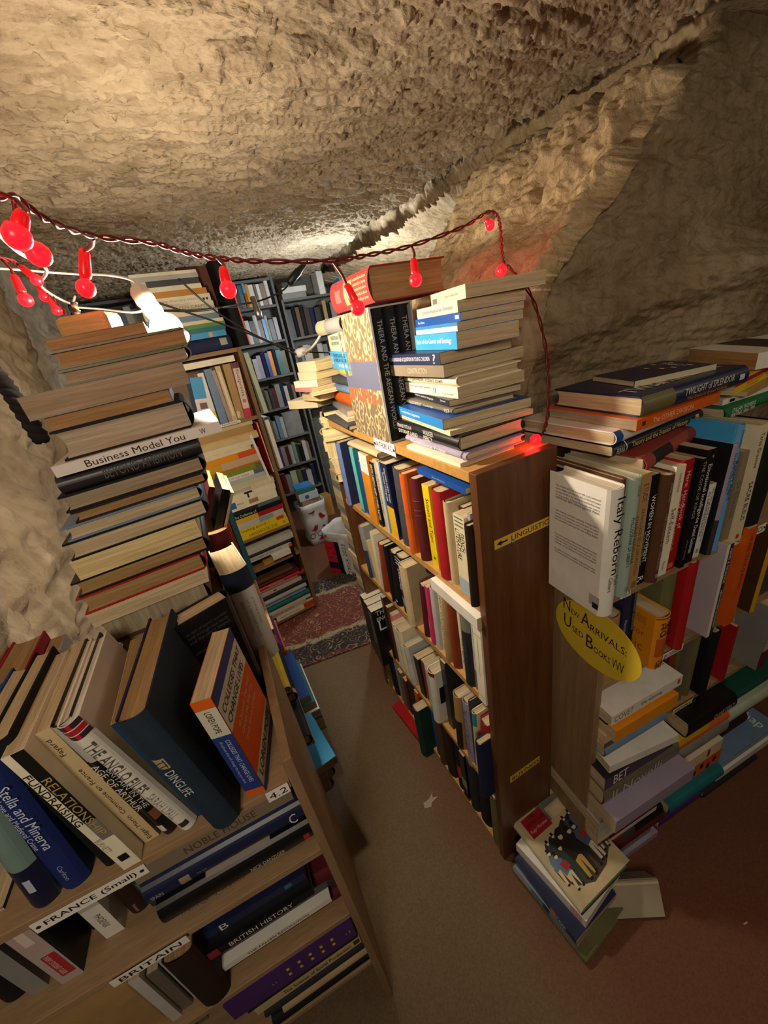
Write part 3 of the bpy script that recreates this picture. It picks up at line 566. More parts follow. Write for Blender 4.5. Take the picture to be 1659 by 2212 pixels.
*|8|pb|370 1300 2000|4325 15863 1117|5000 5000 5000 -5000|cdb78c|y|
*|8|pb|311 1300 2000|4336 15874 1432|5000 5000 5000 -5000|e0d3b0|y|
*|8|pb|352 1300 2000|4387 15822 1788|5000 5000 5000 -5000|8d8c88|y|
*|8|pb|357 1300 2000|4400 15866 2149|5000 5000 5000 -5000|cdb78c|y|
*|8|pb|319 1300 2000|4382 15882 2473|5000 5000 5000 -5000|e0d3b0|y|
*|8|pb|388 1300 2000|4351 15876 2865|5000 5000 5000 -5000|8d8c88|y|
*|8|pb|314 1300 2000|4405 15810 3182|5000 5000 5000 -5000|cdb78c|y|
*|8|pb|347 1300 2000|4402 15839 3533|5000 5000 5000 -5000|e0d3b0|y|
*|8|pb|362 1300 2000|4358 15815 3899|5000 5000 5000 -5000|8d8c88|y|
*|8|pb|352 1300 2000|4384 15829 4255|5000 5000 5000 -5000|cdb78c|y|
*|8|pb|370 1300 2000|4405 15828 4629|5000 5000 5000 -5000|e0d3b0|y|
*|8|pb|389 1300 2000|4367 15840 5022|5000 5000 5000 -5000|8d8c88|y|
*|8|pb|415 1300 2000|4374 15820 5441|5000 5000 5000 -5000|cdb78c|y|
*|8|pb|334 1300 2000|4322 15875 5779|5000 5000 5000 -5000|e0d3b0|y|
*|8|pb|378 1300 2000|4390 15857 6161|5000 5000 5000 -5000|8d8c88|y|
*|8|pb|384 1300 2000|4411 15821 6548|5000 5000 5000 -5000|cdb78c|y|
*|8|pb|335 1300 2000|4402 15817 6887|5000 5000 5000 -5000|e0d3b0|y|
*|8|pb|300 1300 2000|4416 15862 7192|5000 5000 5000 -5000|8d8c88|y|
*|8|pb|417 1300 2000|4373 15897 7612|5000 5000 5000 -5000|cdb78c|y|
*|8|pb|336 1300 2000|4394 15879 7952|5000 5000 5000 -5000|e0d3b0|y|
*|8|pb|338 1300 2000|4306 15837 8294|5000 5000 5000 -5000|8d8c88|y|
*|8|pb|407 1300 2000|4310 15819 8705|5000 5000 5000 -5000|cdb78c|y|
*|8|pb|370 1300 2000|4326 15886 9079|5000 5000 5000 -5000|e0d3b0|y|
*|8|pb|357 1300 2000|4315 15830 9440|5000 5000 5000 -5000|8d8c88|y|
*|8|pb|393 1300 2000|4359 15885 9836|5000 5000 5000 -5000|cdb78c|y|
*|8|pb|390 1300 2000|4416 15871 10230|5000 5000 5000 -5000|e0d3b0|y|
*|8|hb|323 1800 1200|4207 13971 10554|3880 5912 3880 -5912|e0d3b0|y|
*|8|pb|303 1500 1200|4217 14045 10861|3876 5914 3876 -5914|d98a90|y|
*|8|pb|250 1650 1200|4334 13992 11115|3496 6146 3496 -6146|efe6cb|y|
*|8|pb|267 1800 1200|4109 14122 11387|3925 5882 3925 -5882|e0d3b0|y|
*|8|pb|365 1500 1681|4237 14588 11755|3924 5883 3924 -5883|cdb78c|y|
ivory paperback with a curled cover, twelfth from the top, tall pile beyond the brown bookcase|8|pb|209 1650 1200|4106 13978 11968|3792 5968 3792 -5968|efe6cb|y|
cream hardback with a mauve cover, eleventh from the top, tall pile beyond the brown bookcase|8|hb|242 1800 1200|4285 13988 12214|3239 6286 3239 -6286|e0d3b0|y|
*|8|pb|172 1500 1200|3899 14003 12390|4537 5424 4537 -5424|e0d3b0|y|
*|8|pb|180 1650 1200|4029 14113 12574|4169 5711 4169 -5711|efe6cb|y|
charcoal hardback with a grey cover, eighth from the top, tall pile beyond the brown bookcase|8|hb|189 1800 1200|4134 13964 12767|4106 5757 4106 -5757|2a2a2e|y|
cream paperback swung to the left, seventh from the top, tall pile beyond the brown bookcase|8|pb|298 1500 1404|3187 15033 13069|6191 3416 6191 -3416|e0d3b0|y|
beige paperback with its fore-edge out, sixth from the top, tall pile beyond the brown bookcase|8|pb|251 1650 1200|5171 14601 13073|4358 5568 -4358 5568|cdb78c|y|
ivory paperback set back a little, fifth from the top, tall pile beyond the brown bookcase|8|pb|120 1800 1200|3710 13927 13448|4571 5395 4571 -5395|efe6cb|y|
pink paperback with a red cover, fourth from the top, tall pile beyond the brown bookcase|8|pb|120 1500 1200|3318 13954 13572|5464 4488 5464 -4488|d98a90|y|
ivory paperback with thin dark board, third from the top, tall pile beyond the brown bookcase|8|pb|205 1650 1200|3325 13931 13781|5911 3881 5911 -3881|efe6cb|y|
cream paperback with a plain head, second from the top, tall pile beyond the brown bookcase|8|pb|246 1800 1200|3551 14021 14031|5585 4337 5585 -4337|e0d3b0|y|
cream paperback with yellowed pages, first from the top, tall pile beyond the brown bookcase|8|pb|310 1500 1200|3593 13955 14345|5568 4358 5568 -4358|e0d3b0|y|
thick white hardback titled Italy Reborn at the left end atop the pale bookcase|9|hj|352 1280 2560|5334 3678 9520|9992 0 0 -409|e6e2d8|w|t~Italy Reborn~.06~.64~.62~101010~.5~1^t~Mark~.66~.74~.25~55524c~.7~1^t~Gilbert~.66~.78~.25~55524c~.35~1^b~This compact and lively account tells how a shattered~.12~.9~.76~3a3630~0^b~nation rebuilt itself after the war, in the hard years~.12~.875~.76~3a3630~0^b~between the fall of the old regime and the first votes~.12~.85~.76~3a3630~0^b~of a new republic. It follows the people who made it~.12~.825~.76~3a3630~0^b~and those who stood against them.~.12~.8~.76~3a3630~0^b~Clear, humane and often surprising, it brings back a~.12~.7~.76~3a3630~0^b~country at the crossroads, and shows how the peace~.12~.675~.76~3a3630~0^b~was won in the piazzas as well as in parliament, with~.12~.65~.76~3a3630~0^b~wit and with a sure eye for the telling detail.~.12~.625~.76~3a3630~0^b~The author teaches modern history and has written~.12~.5~.76~3a3630~0^b~widely on the making of post-war Europe. He lives~.12~.475~.76~3a3630~0^b~in the hills of the north with his family and a large~.12~.45~.76~3a3630~0^b~collection of second-hand books on the subject.~.12~.425~.76~3a3630~0^b~A model of its kind: readable, balanced and wise.~.12~.37~.76~3a3630~0^b~An essential guide for students and travellers alike.~.12~.345~.76~3a3630~0^B~b~.84~.93~.8~.97~a8a49c^B~b~.9~.95~.86~.96~22201e
*|9|pb|109 1700 2440|5756 3884 9522|9991 3 81 -409|111114|p|t~The New Careers~.02~.3~.62~c8ccd8~.5~1^t~mixed fortunes and change~.32~.55~.5~8a90a0~.5~1^t~S~.9~.95~.6~e8e8e8~.5~1
brown hardback with a faint lettered spine, third from left, row atop pale bookcase|9|hb|152 1700 2492|5885 3913 9522|9991 3 72 -409|5a3a22|p|t~Sociology for~.1~.3~.4~8a6a60~.5~1^t~Women~.34~.46~.4~8a6a60~.5~1^B~s~.35~1~0~1~43262e^B~s~.91~.96~.3~.6~b8a4a0
grey-green hardback titled Philosopher of Liberty, row atop the pale bookcase|9|hj|248 1700 2486|6047 3820 9524|9991 3 72 -409|9fb0a4|p|t~PHILOSOPHER OF LIBERTY~.3~.72~.3~26302c~.3~1^t~CHARLES RENOUVIER~.3~.7~.3~26302c~.68~1^t~LOGUE~.06~.14~.2~26302c~.5~1^B~s~.9~.95~.35~.75~7e9086
tan paperback with a torn head, fifth from left, row atop pale bookcase|9|pb|220 1700 2456|6349 3835 9523|9991 3 75 -409|b08d5c|p|t~PATHOLOGIE DE LA DEPORTATION~.28~.86~.34~5a3c20~.5~1^t~ETUDE~.08~.22~.5~6a4a28~.5~1^B~s~.92~.98~.3~.8~8a6438
black paperback titled Women in Movement, row atop the pale bookcase|9|pb|199 1700 2340|6600 3855 9526|9990 6 156 -409|111114|p|t~WOMEN IN MOVEMENT~.17~.78~.5~f0ece4~.62~1^t~feminism and social action~.48~.8~.18~c8c4bc~.2~1^t~R~.92~.97~.7~f0f0f0~.5~1
brown hardback titled The Evolution of Civilization, row atop the pale bookcase|9|hb|275 1700 2292|6825 3756 9526|9991 5 113 -409|5a3a22|p|t~The Evolution of Civilization~.32~.86~.36~a08a84~.5~1^t~Thomas Dewar~.06~.24~.26~b09a94~.5~1^B~s~.91~.95~.4~.6~a08a84
ivory paperback titled Self-Esteem, row atop the pale bookcase|9|pb|243 1700 2348|7131 3771 9529|9990 7 175 -409|efe6cb|p|t~Self-Esteem~.36~.68~.45~3a382e~.5~1^t~contributions~.06~.22~.3~5a584e~.6~1^t~Plenum~.86~.94~.3~5a584e~.5~1
red paperback titled Small group research, row atop the pale bookcase|9|pb|279 1700 2388|7384 3791 9528|9991 6 140 -409|a81a1e|p|t~Small group research~.28~.8~.36~f0c8bc~.25~1^t~Hare: Handbook of~.1~.6~.36~f0c8bc~.66~1^B~s~.93~.98~.3~.8~d0605a
black paperback titled The Code of Kings, row atop the pale bookcase|9|pb|132 1700 2336|7699 3684 9527|9988 11 277 -409|111114|p|t~THE CODE OF KINGS~.02~.52~.62~a8a498~.5~1^t~LINDA SCHELE~.72~.92~.3~8a867c~.5~1
thick black paperback titled Emotional Intelligence, row atop the pale bookcase|9|pb|268 1700 2442|7858 3712 9535|9988 11 276 -409|111114|p|t~Emotional Intelligence~.12~.62~.5~f0ece4~.5~1^t~Daniel Goleman~.64~.9~.4~e8e4dc~.5~1^B~s~.05~.07~.6~.75~8a8a8a
short white paperback with bold black lettering beside the thick black one|9|pb|178 1700 1656|8211 3723 9533|9985 15 364 -409|e6e2d8|p|t~Writing and Colonialism~.05~.78~.4~141414~.66~1^t~IN GREENERS EXTRA~.1~.7~.34~141414~.25~1^B~s~.88~.94~.3~.7~8a8a84
lilac hardback titled Desert Capitalism, row atop the pale bookcase|9|hj|167 1700 2408|8491 3620 9529|9988 11 270 -409|a398b0|p|t~Desert Capitalism~.08~.42~.6~5c5468~.5~1^B~s~.66~1~0~1~37333d^B~b~0~1~0~1~17151a
tall sky blue hardback with dark blue lettering, row atop the pale bookcase|9|hj|182 1700 2724|8726 3640 9522|9991 2 58 -409|3f9fd6|p|t~Robert Adam~.26~.56~.62~14385a~.5~1^t~Domestic~.04~.16~.4~14385a~.5~1^B~s~0~1~0~1~5f9fd0
taupe paperback with faint lettering, second from the right atop the pale bookcase|9|pb|229 1700 2096|9063 3653 9528|9990 7 183 -409|8a7a66|p|t~OF CHANGE~.3~.7~.4~6a5c48~.5~1
cream paperback titled Sacre Bleus with a red square, atop the pale bookcase|9|pb|254 1700 2580|9338 3550 9520|9992 0 -7 -409|e0d3b0|p|t~SACRE BLEUS~.46~.8~.5~1a1a16~.5~1^t~Taras Grescoe~.06~.34~.4~1a1a16~.5~1^B~s~.93~.97~.2~.6~c8321e
broad black hardback cut by the frame at the right end atop the pale bookcase|9|hb|606 1700 2412|9635 3566 9564|9985 15 363 -409|111114|p|
red cloth hardback with black spine labels, lowest in the left pile over the row|10|hb|316 1500 3384|10154 4592 11780|7052 518 -7052 518|9a4038|p|B~s~.1~.3~0~1~201a1a^B~s~.88~.92~0~1~201a1a^B~s~.94~.965~0~1~201a1a
black hardback titled Theory and the Evasion of History, in the left pile|10|hj|239 2200 2803|9289 4555 12100|7071 80 -7071 80|111114|p|t~Theory and the Evasion of History~.17~.8~.55~e8c860~.5~1^B~s~.12~.128~0~1~e8e8e8^t~FERRIS~.02~.1~.4~c8c8c8~.5~1^B~s~.9~.94~.4~.75~e0a030
white-jacketed hardback with a blue spine foot, third up in the left pile|10|hj|249 2200 2686|9168 4534 12344|7071 78 -7071 78|e6e2d8|p|B~s~0~.07~0~1~1f4f9c^t~Oxford Lectures on the Novel~.2~.6~.3~4a4a4a~.75~1
orange-spined paperback titled The Other Division, in the left pile|10|pb|190 2200 2234|8924 4113 12596|7069 -188 -7069 -188|d8601c|g|t~The OTHER DIVISION~.18~.66~.5~f0c89a~.5~1^B~s~.06~.1~.3~.7~5a2a10
thick navy hardback titled Twilight of Splendor, in the left pile|10|hj|354 2000 2772|9607 4067 12790|7066 -264 -7066 -264|1d2547|p|t~TWILIGHT of SPLENDOR~.36~.84~.34~e0dccc~.62~1^B~s~0~.28~0~1~6a6440^B~s~.38~.8~.08~.4~5a3426^t~The Court of Queen Victoria~.4~.78~.16~a88868~.24~1^B~s~.9~.95~.35~.65~c8ccd8^f~TWILIGHT~.06~.06~.62~e8e4d8~90^f~SPLENDOR~.3~.06~.62~e8e4d8~90
thin navy paperback with cream dots titled I Ching, topmost on the left pile|10|pb|106 1200 1724|9140 4375 13148|6998 -1017 -6998 -1017|1d2547|p|B~f~.86~.895~.25~.35~c8c4a8^B~f~.9~.935~.7~.8~c8c4a8^B~f~.8~.835~.52~.62~c8c4a8^B~f~.72~.755~.8~.9~c8c4a8^B~f~.68~.715~.3~.4~c8c4a8^B~f~.58~.615~.38~.48~c8c4a8^B~f~.52~.555~.62~.72~c8c4a8^f~I CHING~.28~.15~.5~d8d4c0~0^B~s~0~1~0~1~c8bc98
green hardback titled Italian Womens Writing, in the right pile over the row|10|hb|265 1500 3161|12858 4247 12000|7070 -103 -7070 -103|1f6b3c|p|t~ITALIAN WOMENS~.06~.32~.34~e8f0e8~.66~1^t~WRITING 1860-1994~.05~.32~.3~e8f0e8~.28~1
white paperback with a black mark, on the green hardback in the right pile|10|pb|120 1500 2620|12484 4202 12269|7061 -379 -7061 -379|e6e2d8|p|B~s~.08~.14~.2~.7~222222
pale orange paperback, third up in the right pile over the row|10|pb|110 1500 3204|13402 4497 12393|7065 300 -7065 300|b08d5c|p|
yellow and red paperback with red capitals in the right pile over the row|10|pb|244 1600 4167|13953 4773 12507|7059 407 -7059 407|e8c81e|p|B~s~0~1~.62~1~a8102a^t~JEFF SUTHERLAND~.14~.62~.24~c84a18~.45~1^t~J.J. SUTHERLAND~.12~.58~.22~c84a18~.18~1
thick tan-paged paperback with a curled white cover, topmost on the right pile|10|pb|337 1991 2000|12697 3622 12795|6901 -1540 -6901 -1540|e6e2d8|d|B~f~.3~.7~0~1~3a3430
tan hardback with a ribbed spine, first from the left, second row of the pale bookcase|11|hb|410 1200 1850|6049 4000 7000|9992 0 0 -409|b08d5c|p|
navy paperback with white lettering, second from the left, second row of the pale bookcase|11|pb|224 1600 2150|6527 4001 7000|9992 0 0 -409|1d2547|p|t~Managing the modern firm~.3~.85~.5~a8b0c8~.5~1
black hardback with silver lettering, third from the left, second row of the pale bookcase|11|hb|215 1600 2300|6778 4020 7000|9992 0 0 -409|111114|p|t~Government Economics~.05~.5~.5~8a8a8a~.5~1
amber hardback titled The Wealth of Nations, jutting out of the second row, pale bookcase|11|hj|422 1600 1493|7186 3646 7000|9992 0 0 -409|e8931a|p|h~THE~.1^h~WEALTH~.17^h~OF~.24^h~NATIONS~.31^h~ADAM~.84^h~SMITH~.91^B~s~.4~.76~.12~.88~b85a1c^B~s~.02~.035~0~1~2a2018^b~The great work of political~.15~.85~.7~8a6418~0^b~economy in one volume~.15~.8~.7~8a6418~0^b~with a preface and notes~.15~.75~.7~8a6418~0^b~by the editor~.15~.5~.7~8a6418~0^b~A classic~.15~.25~.7~8a6418~0
olive hardback in faded cloth, fifth from the left, second row of the pale bookcase|11|hb|376 1600 2500|7740 3901 7000|9992 0 0 -409|6b6a42|p|
red hardback with a torn foot, sixth from the left, second row of the pale bookcase|11|hj|247 1600 2450|8130 3669 7000|9992 0 0 -409|a81a1e|p|
white paperback with a lilac back cover jutting from the second row, pale bookcase|11|pb|212 1600 2600|9021 3495 7010|9992 0 0 -409|e6e2d8|p|B~s~0~1~.45~1~2a2a2e^t~MIND & FINANCE~.05~.4~.3~e8e8e8~.72~1^t~NEW MODERN ECONOMICS~.48~.9~.3~e8e8e8~.72~1^B~b~0~1~0~1~b4a8b0^b~o o lol~.3~.8~.3~4a4448~0^b~economics revisited~.3~.74~.3~4a4448~0^b~from the first page~.3~.71~.3~4a4448~0
*|11|hb|110 1600 2600|9264 3776 7000|9992 0 0 -409|8a3a1c|p|
*|11|hb|147 1600 2650|9397 3806 7000|9992 0 0 -409|5a3a22|p|B~s~0~1~0~1~2a1c14
orange paperback with dark lettering, tenth from the left, second row of the pale bookcase|11|pb|308 1600 2750|9703 3459 7000|9992 0 0 -409|d8601c|p|t~THE FREE TRADE QUESTION~.05~.6~.4~7a3210~.5~1
mustard hardback with a brown back board, eleventh from left, second row of the pale bookcase|11|hb|203 1600 2500|10627 3384 7000|9992 0 0 -409|c99a1c|p|B~b~0~1~0~1~4a2c16
*|11|hj|398 1600 2400|10946 3679 7000|9992 0 0 -409|5a1820|p|t~the economics of care~.2~.9~.4~d8c8c0~.5~1
dark grey paperback at the frame edge, thirteenth from left, second row of the pale bookcase|11|pb|382 1600 2400|11462 3556 7000|9992 0 0 -409|45464a|p|
*|12|pb|76 1500 2150|8199 3824 4520|9992 0 0 -409|5e1216|p|
*|12|pb|219 1500 2150|8382 3849 4520|9992 0 0 -409|8a3a1c|p|
olive paperback thin, third from the left, bottom shelf of the pale bookcase|12|pb|111 1500 2200|8727 3861 4520|9992 0 0 -409|6b6a42|p|
grey-brown paperback with a square spine, fourth from the left, bottom shelf of the pale bookcase|12|pb|169 1500 2250|8928 3764 4520|9992 0 0 -409|6e6658|p|
olive hardback with a pale hinge, fifth from the left, bottom shelf of the pale bookcase|12|hb|230 1500 2150|9248 3778 4520|9992 0 0 -409|6b6a42|p|
black hardback with a ribbon marker, sixth from the left, bottom shelf of the pale bookcase|12|hb|275 1500 2250|9596 3568 4520|9992 0 0 -409|111114|p|
*|12|hb|160 1500 2250|9916 3683 4520|9992 0 0 -409|1f6f78|p|
*|12|pb|243 1500 2000|10149 3824 4520|9992 0 0 -409|b08d5c|p|
red paperback with a cream edge, ninth from the left, bottom shelf of the pale bookcase|12|pb|114 1500 2000|10493 3495 4520|9992 0 0 -409|a81a1e|p|
*|12|pb|119 1500 2000|10682 3680 4520|9992 0 0 -409|a398b0|p|
grey paperback with text back and dark red spine, eleventh from left, pale bookcase bottom shelf|12|pb|348 1300 2200|11572 3206 4520|9992 0 0 -409|8d8c88|p|t~THE WHITE RULES~.1~.7~.5~f0ece4~.5~1^B~s~.7~1~0~1~5a2a30
*|12|hb|396 1500 2200|11990 3372 4520|9992 0 0 -409|5a1820|p|
white paperback sloping outward, first from below, heap at the left end, bottom shelf, pale bookcase|12|pb|263 1500 2030|5902 3499 4783|7042 642 7042 -642|e6e2d8|p|
grey-blue hardback with a rounded spine, second from below, bottom shelf heap, pale bookcase|12|hb|341 1500 2040|7993 3540 4787|7065 -289 -7065 -289|6f8aa8|p|
*|12|pb|184 1500 2110|8042 3536 5132|7065 -289 -7065 -289|5a1820|p|
*|12|pb|263 1500 2080|8013 3539 5319|7065 -289 -7065 -289|cdb78c|p|
amber paperback with a bright cover, fifth from below, bottom shelf heap, pale bookcase|12|pb|394 1500 2000|7976 3341 5586|7065 -289 -7065 -289|e8931a|p|
*|12|hb|131 1500 2160|8092 3532 5984|7065 -289 -7065 -289|5a1820|p|
white paperback lettered COVET, seventh from below, heap at the left end, bottom shelf, pale bookcase|12|pb|315 1500 2230|8132 3408 6119|7065 -289 -7065 -289|e6e2d8|p|t~COVET~.04~.3~.6~8a8478~.5~1^t~the winning~.4~.7~.4~3a3a36~.5~1^B~s~.93~.97~.3~.8~d0442c
*|12|pb|210 1500 1220|7236 4104 6438|7065 -289 -7065 -289|4a2670|p|
lilac paperback, first from the bottom, left floor pile, pale bookcase|13|pb|241 1700 2200|8184 3204 -300|7065 -289 -7065 -289|a398b0|p|
*|13|pb|302 1700 2200|7993 3320 -55|7065 -289 -7065 -289|6e6658|p|
maroon hardback with a white corner, third from the bottom, left floor pile, pale bookcase|13|hb|271 1700 2400|8491 3279 251|7065 -289 -7065 -289|5a1820|p|
*|13|hj|543 1700 2400|8391 3288 526|7065 -289 -7065 -289|111114|p|B~s~0~.3~0~1~7a2030^B~s~.3~.5~0~1~3a4a3c
*|13|pb|181 1700 2250|8042 3316 1073|7065 -289 -7065 -289|e6e2d8|p|
*|13|pb|196 1700 2250|8042 3316 1258|7065 -289 -7065 -289|5e1216|p|
*|13|pb|181 1700 2250|8042 3316 1458|7065 -289 -7065 -289|e0d3b0|p|
*|13|pb|362 1700 2370|8142 3308 1643|7065 -289 -7065 -289|c4c2ba|p|t~EAST AFRICA GUIDE~.3~.75~.4~4a463e~.5~1
silver paperback with a cracked spine, ninth from the bottom, left floor pile, pale bookcase|13|pb|422 1700 2390|8142 3308 2009|7065 -289 -7065 -289|b8b8b4|p|
*|13|pb|302 1700 2200|7993 3320 2436|7065 -289 -7065 -289|8d8c88|p|t~new novels~.2~.7~.5~d8d4c8~.5~1
lilac paperback broad and pale, jutting outward, eleventh from the bottom, left floor pile, pale bookcase|13|pb|513 2000 2750|8508 2877 2741|7065 -289 -7065 -289|a398b0|p|
grey-brown hardback with script lettering, twelfth from the bottom, left floor pile, pale bookcase|13|hj|633 1700 2620|8391 3288 3258|7065 -289 -7065 -289|6e6658|p|t~Il Novelli~.1~.75~.6~c8bca4~.5~1
charcoal paperback lettered BET in white, thirteenth from the bottom, left floor pile, pale bookcase|13|pb|452 1700 2350|8142 3308 3896|7065 -289 -7065 -289|2a2a2e|p|t~BET~.12~.32~.8~f0ece4~.5~1
*|13|pb|267 1600 2200|10593 3137 -300|7065 -289 -7065 -289|4a2670|p|
*|13|pb|890 1600 2350|10950 3208 -29|7065 -289 -7065 -289|8d8c88|p|
teal hardback with a wide cover showing, third from the bottom, middle floor pile, pale bookcase|13|hb|445 2000 2300|10577 2937 865|7065 -289 -7065 -289|1f6f78|p|
orange paperback with a flame cover, fourth from the bottom, middle floor pile, pale bookcase|13|pb|594 1600 2400|10693 3128 1315|7065 -289 -7065 -289|d8601c|p|B~s~.1~.15~.1~.45~1c1412^B~s~.2~.25~.4~.75~1c1412^B~s~.33~.38~.05~.4~1c1412^B~s~.42~.47~.5~.85~1c1412^B~s~.5~.55~.2~.55~1c1412^B~s~.62~.67~.45~.8~1c1412^B~s~.75~.8~.1~.45~1c1412^B~s~.85~.9~.35~.7~1c1412
cream paperback with a red mark, fifth from the bottom, middle floor pile, pale bookcase|13|pb|519 1600 2100|10593 3137 1912|7065 -289 -7065 -289|e0d3b0|p|B~s~.7~.76~.2~.8~9a2a30
grey hardback with a scuffed spine, sixth from the bottom, middle floor pile, pale bookcase|13|hb|668 1600 2500|10801 3220 2435|7065 -289 -7065 -289|8d8c88|p|
*|13|hb|326 1600 2400|10701 3228 3107|7065 -289 -7065 -289|d8601c|p|
bright yellow paperback poking from under the black one, middle floor pile, pale bookcase|13|pb|297 900 1450|9749 3246 3438|7065 -289 -7065 -289|e8c81e|p|
black hardback with white lettering, ninth from the bottom, middle floor pile, pale bookcase|13|hj|594 1600 1880|10593 3137 3738|7065 -289 -7065 -289|111114|p|t~QUARTERLY~.5~.95~.4~c8c4bc~.5~1
charcoal hardback with a pale cover, first from the bottom, right floor pile, pale bookcase|13|hb|300 1600 2600|12881 2907 -300|7065 -289 -7065 -289|2a2a2e|p|
*|13|hb|350 1600 2800|13383 2916 4|7065 -289 -7065 -289|45464a|p|
white paperback wide and glossy, third from the bottom, right floor pile, pale bookcase|13|pb|300 1600 2900|13575 2800 358|7065 -289 -7065 -289|e6e2d8|p|
blue-grey paperback with a cover lettered Chap, right floor pile, pale bookcase|13|pb|300 2000 3000|13681 2872 662|7065 -289 -7065 -289|6f8aa8|p|f~Chap~.08~.1~.4~e8e8e8~180^B~f~.06~.3~.4~.75~c8d0d8^B~f~.35~1~.4~1~3a3444
*|13|hb|500 1600 2000|12926 3455 966|7065 -289 -7065 -289|2e1c12|p|
*|13|hb|700 1600 2200|13125 3439 1470|7065 -289 -7065 -289|5a1820|p|
pale green hardback with a frayed cloth spine, seventh from below, right floor pile, pale bookcase|13|hb|500 1600 2700|13508 3207 2174|7065 -289 -7065 -289|b9c6ae|p|
*|13|hb|550 1600 2200|13125 3439 2678|7065 -289 -7065 -289|123a2e|p|
green hardback with a deep green cover, topmost, ninth from below, right floor pile, pale bookcase|13|hb|300 2000 2800|13906 3174 3232|7065 -289 -7065 -289|1f6b3c|p|B~s~0~1~0~1~14503c^B~f~0~1~0~1~14503c
worn grey-green hardback lowest in the stack at the bookcase foot|14|hb|350 1600 2346|4131 2421 -300|5248 -4739 -5248 -4739|6b6a42|p|
blue and grey magazine-like paperback second from the bottom at the bookcase foot|14|pb|280 1700 1974|4072 2674 54|5305 -4675 -5305 -4675|6f8aa8|p|B~s~0~.3~0~1~b8b4a4^B~s~.5~.6~0~1~233a5c
dark-jacketed paperback with coloured spots in the stack at the bookcase foot|14|pb|240 1600 2011|4027 2675 338|5136 -4860 -5136 -4860|1d2547|p|B~s~.2~.3~0~1~5a3a68^B~s~.62~.7~0~1~c87840^B~s~.72~.85~0~1~3a5a60^t~TOP~.7~.86~.6~e8e8e8~.5~1
white paperback with dark rules, directly under the illustrated hardback|14|pb|360 1650 2102|4404 2716 582|5351 -4622 -5351 -4622|e6e2d8|w|B~s~.8~.95~0~1~d8a8a0
illustrated hardback titled The Jockey Club, topmost at the bookcase foot|14|hb|320 1850 2623|4405 2838 946|5079 -4920 -5079 -4920|2f4a3a|p|B~s~0~1~0~1~cfc4a4^B~f~0~1~0~1~c9b78e^B~f~0~.34~.42~.52~6f7a70^B~f~.16~.22~.5~.98~6f7a70^B~f~.17~.37~.08~.48~a81a2c^B~f~.02~.14~.05~.4~b8a47a^B~f~.05~.14~.56~.76~d8c8a0^B~f~.24~.34~.56~.8~d8c8a0^B~f~.28~.4~.86~.98~b8a47a^f~THE~.2~.785~.12~18100c~0^f~JOCKEY CLUB~.11~.725~.34~18100c~0^f~Roger Mortimer~.11~.665~.34~e0b8b0~0
grey-teal hardback with a navy foot, atop the front left bookcase|15|hj|303 1500 2469|-3969 4666 9038|9978 14 626 -225|6f8aa8|p|B~s~0~1~0~1~76908a^B~s~.68~1~0~1~171c3a^B~s~.76~.86~.35~.6~b8bcd0
dark blue hardback lettered in white, atop the front left bookcase|15|hb|334 1500 2606|-3641 4692 9022|9992 7 333 -225|1f4f9c|p|B~s~0~1~0~1~182a6a^t~Stella and Minerva~.2~.66~.34~d8dcf0~.64~1^t~Plague, Love and Medieval Crime~.16~.64~.22~c8cce8~.3~1^t~Carlton~.8~.92~.16~a8b0d8~.5~1
black hardback with a blank rounded spine, third from left, row atop the front left bookcase|15|hb|241 1600 2650|-3167 4710 9000|9997 -2 -93 -225|111114|p|
black and white paperback titled Relationship Fundraising, atop the front left bookcase|15|pb|218 1700 2555|-2881 4497 9000|9992 -7 -319 -225|efe6cb|p|B~s~0~.7~.4~1~17150f^t~RELATIONSHIP~.2~.68~.44~b89a5a~.7~1^t~FUNDRAISING~.14~.7~.34~18160f~.2~1^B~s~.56~.72~.4~1~77746c^t~BURNETT~.7~.82~.3~a8a49a~.2~1^B~s~.88~.93~.25~.75~18160f
beige paperback lettered upside down Commune en France, atop the front left bookcase|15|pb|196 1700 2518|-2630 4706 9000|9988 -10 -430 -225|cdb78c|p|t~Edgar Morin  Commune en France~.3~.98~.36~4a3c22~.5~-1^t~Fayard~.06~.24~.36~3a2c18~.5~-1
black hardback lettered Age of Arthur under a grey torn jacket, atop the front left bookcase|15|hj|225 1700 2539|-2396 4676 9000|9984 -11 -510 -225|111114|p|B~s~0~.28~0~1~b4b0aa^t~AGE OF ARTHUR~.3~.72~.34~e0dcd0~.3~1^t~BRITAIN IN THE~.36~.72~.3~c8c4b8~.68~1^B~s~.76~.84~.45~.85~7a4a30^B~s~.9~.96~.1~.5~d8d4cc
white hardback titled The Anglo Files with a flag on its spine head|15|hj|248 1700 2572|-2157 4585 9000|9965 -18 -799 -224|e6e2d8|w|B~s~0~.1~0~1~3a2430^B~s~0~.1~.4~.6~b02028^B~s~.035~.065~0~1~b02028^B~s~.03~.035~0~1~e0d8d0^B~s~.065~.07~0~1~e0d8d0^t~THE ANGLO FILES~.14~.58~.5~55504a~.5~1^t~SARAH LYALL~.62~.86~.4~a8a29a~.5~1^B~s~.92~.96~.3~.75~3a3430
thick brown-paged paperback with a blue spine beside the white flag hardback|15|pb|189 1700 2234|-1895 4653 9000|9981 -13 -567 -225|cdb78c|d|B~s~0~1~0~1~1d3d5e^B~s~.04~.1~.35~.6~c8d0d8
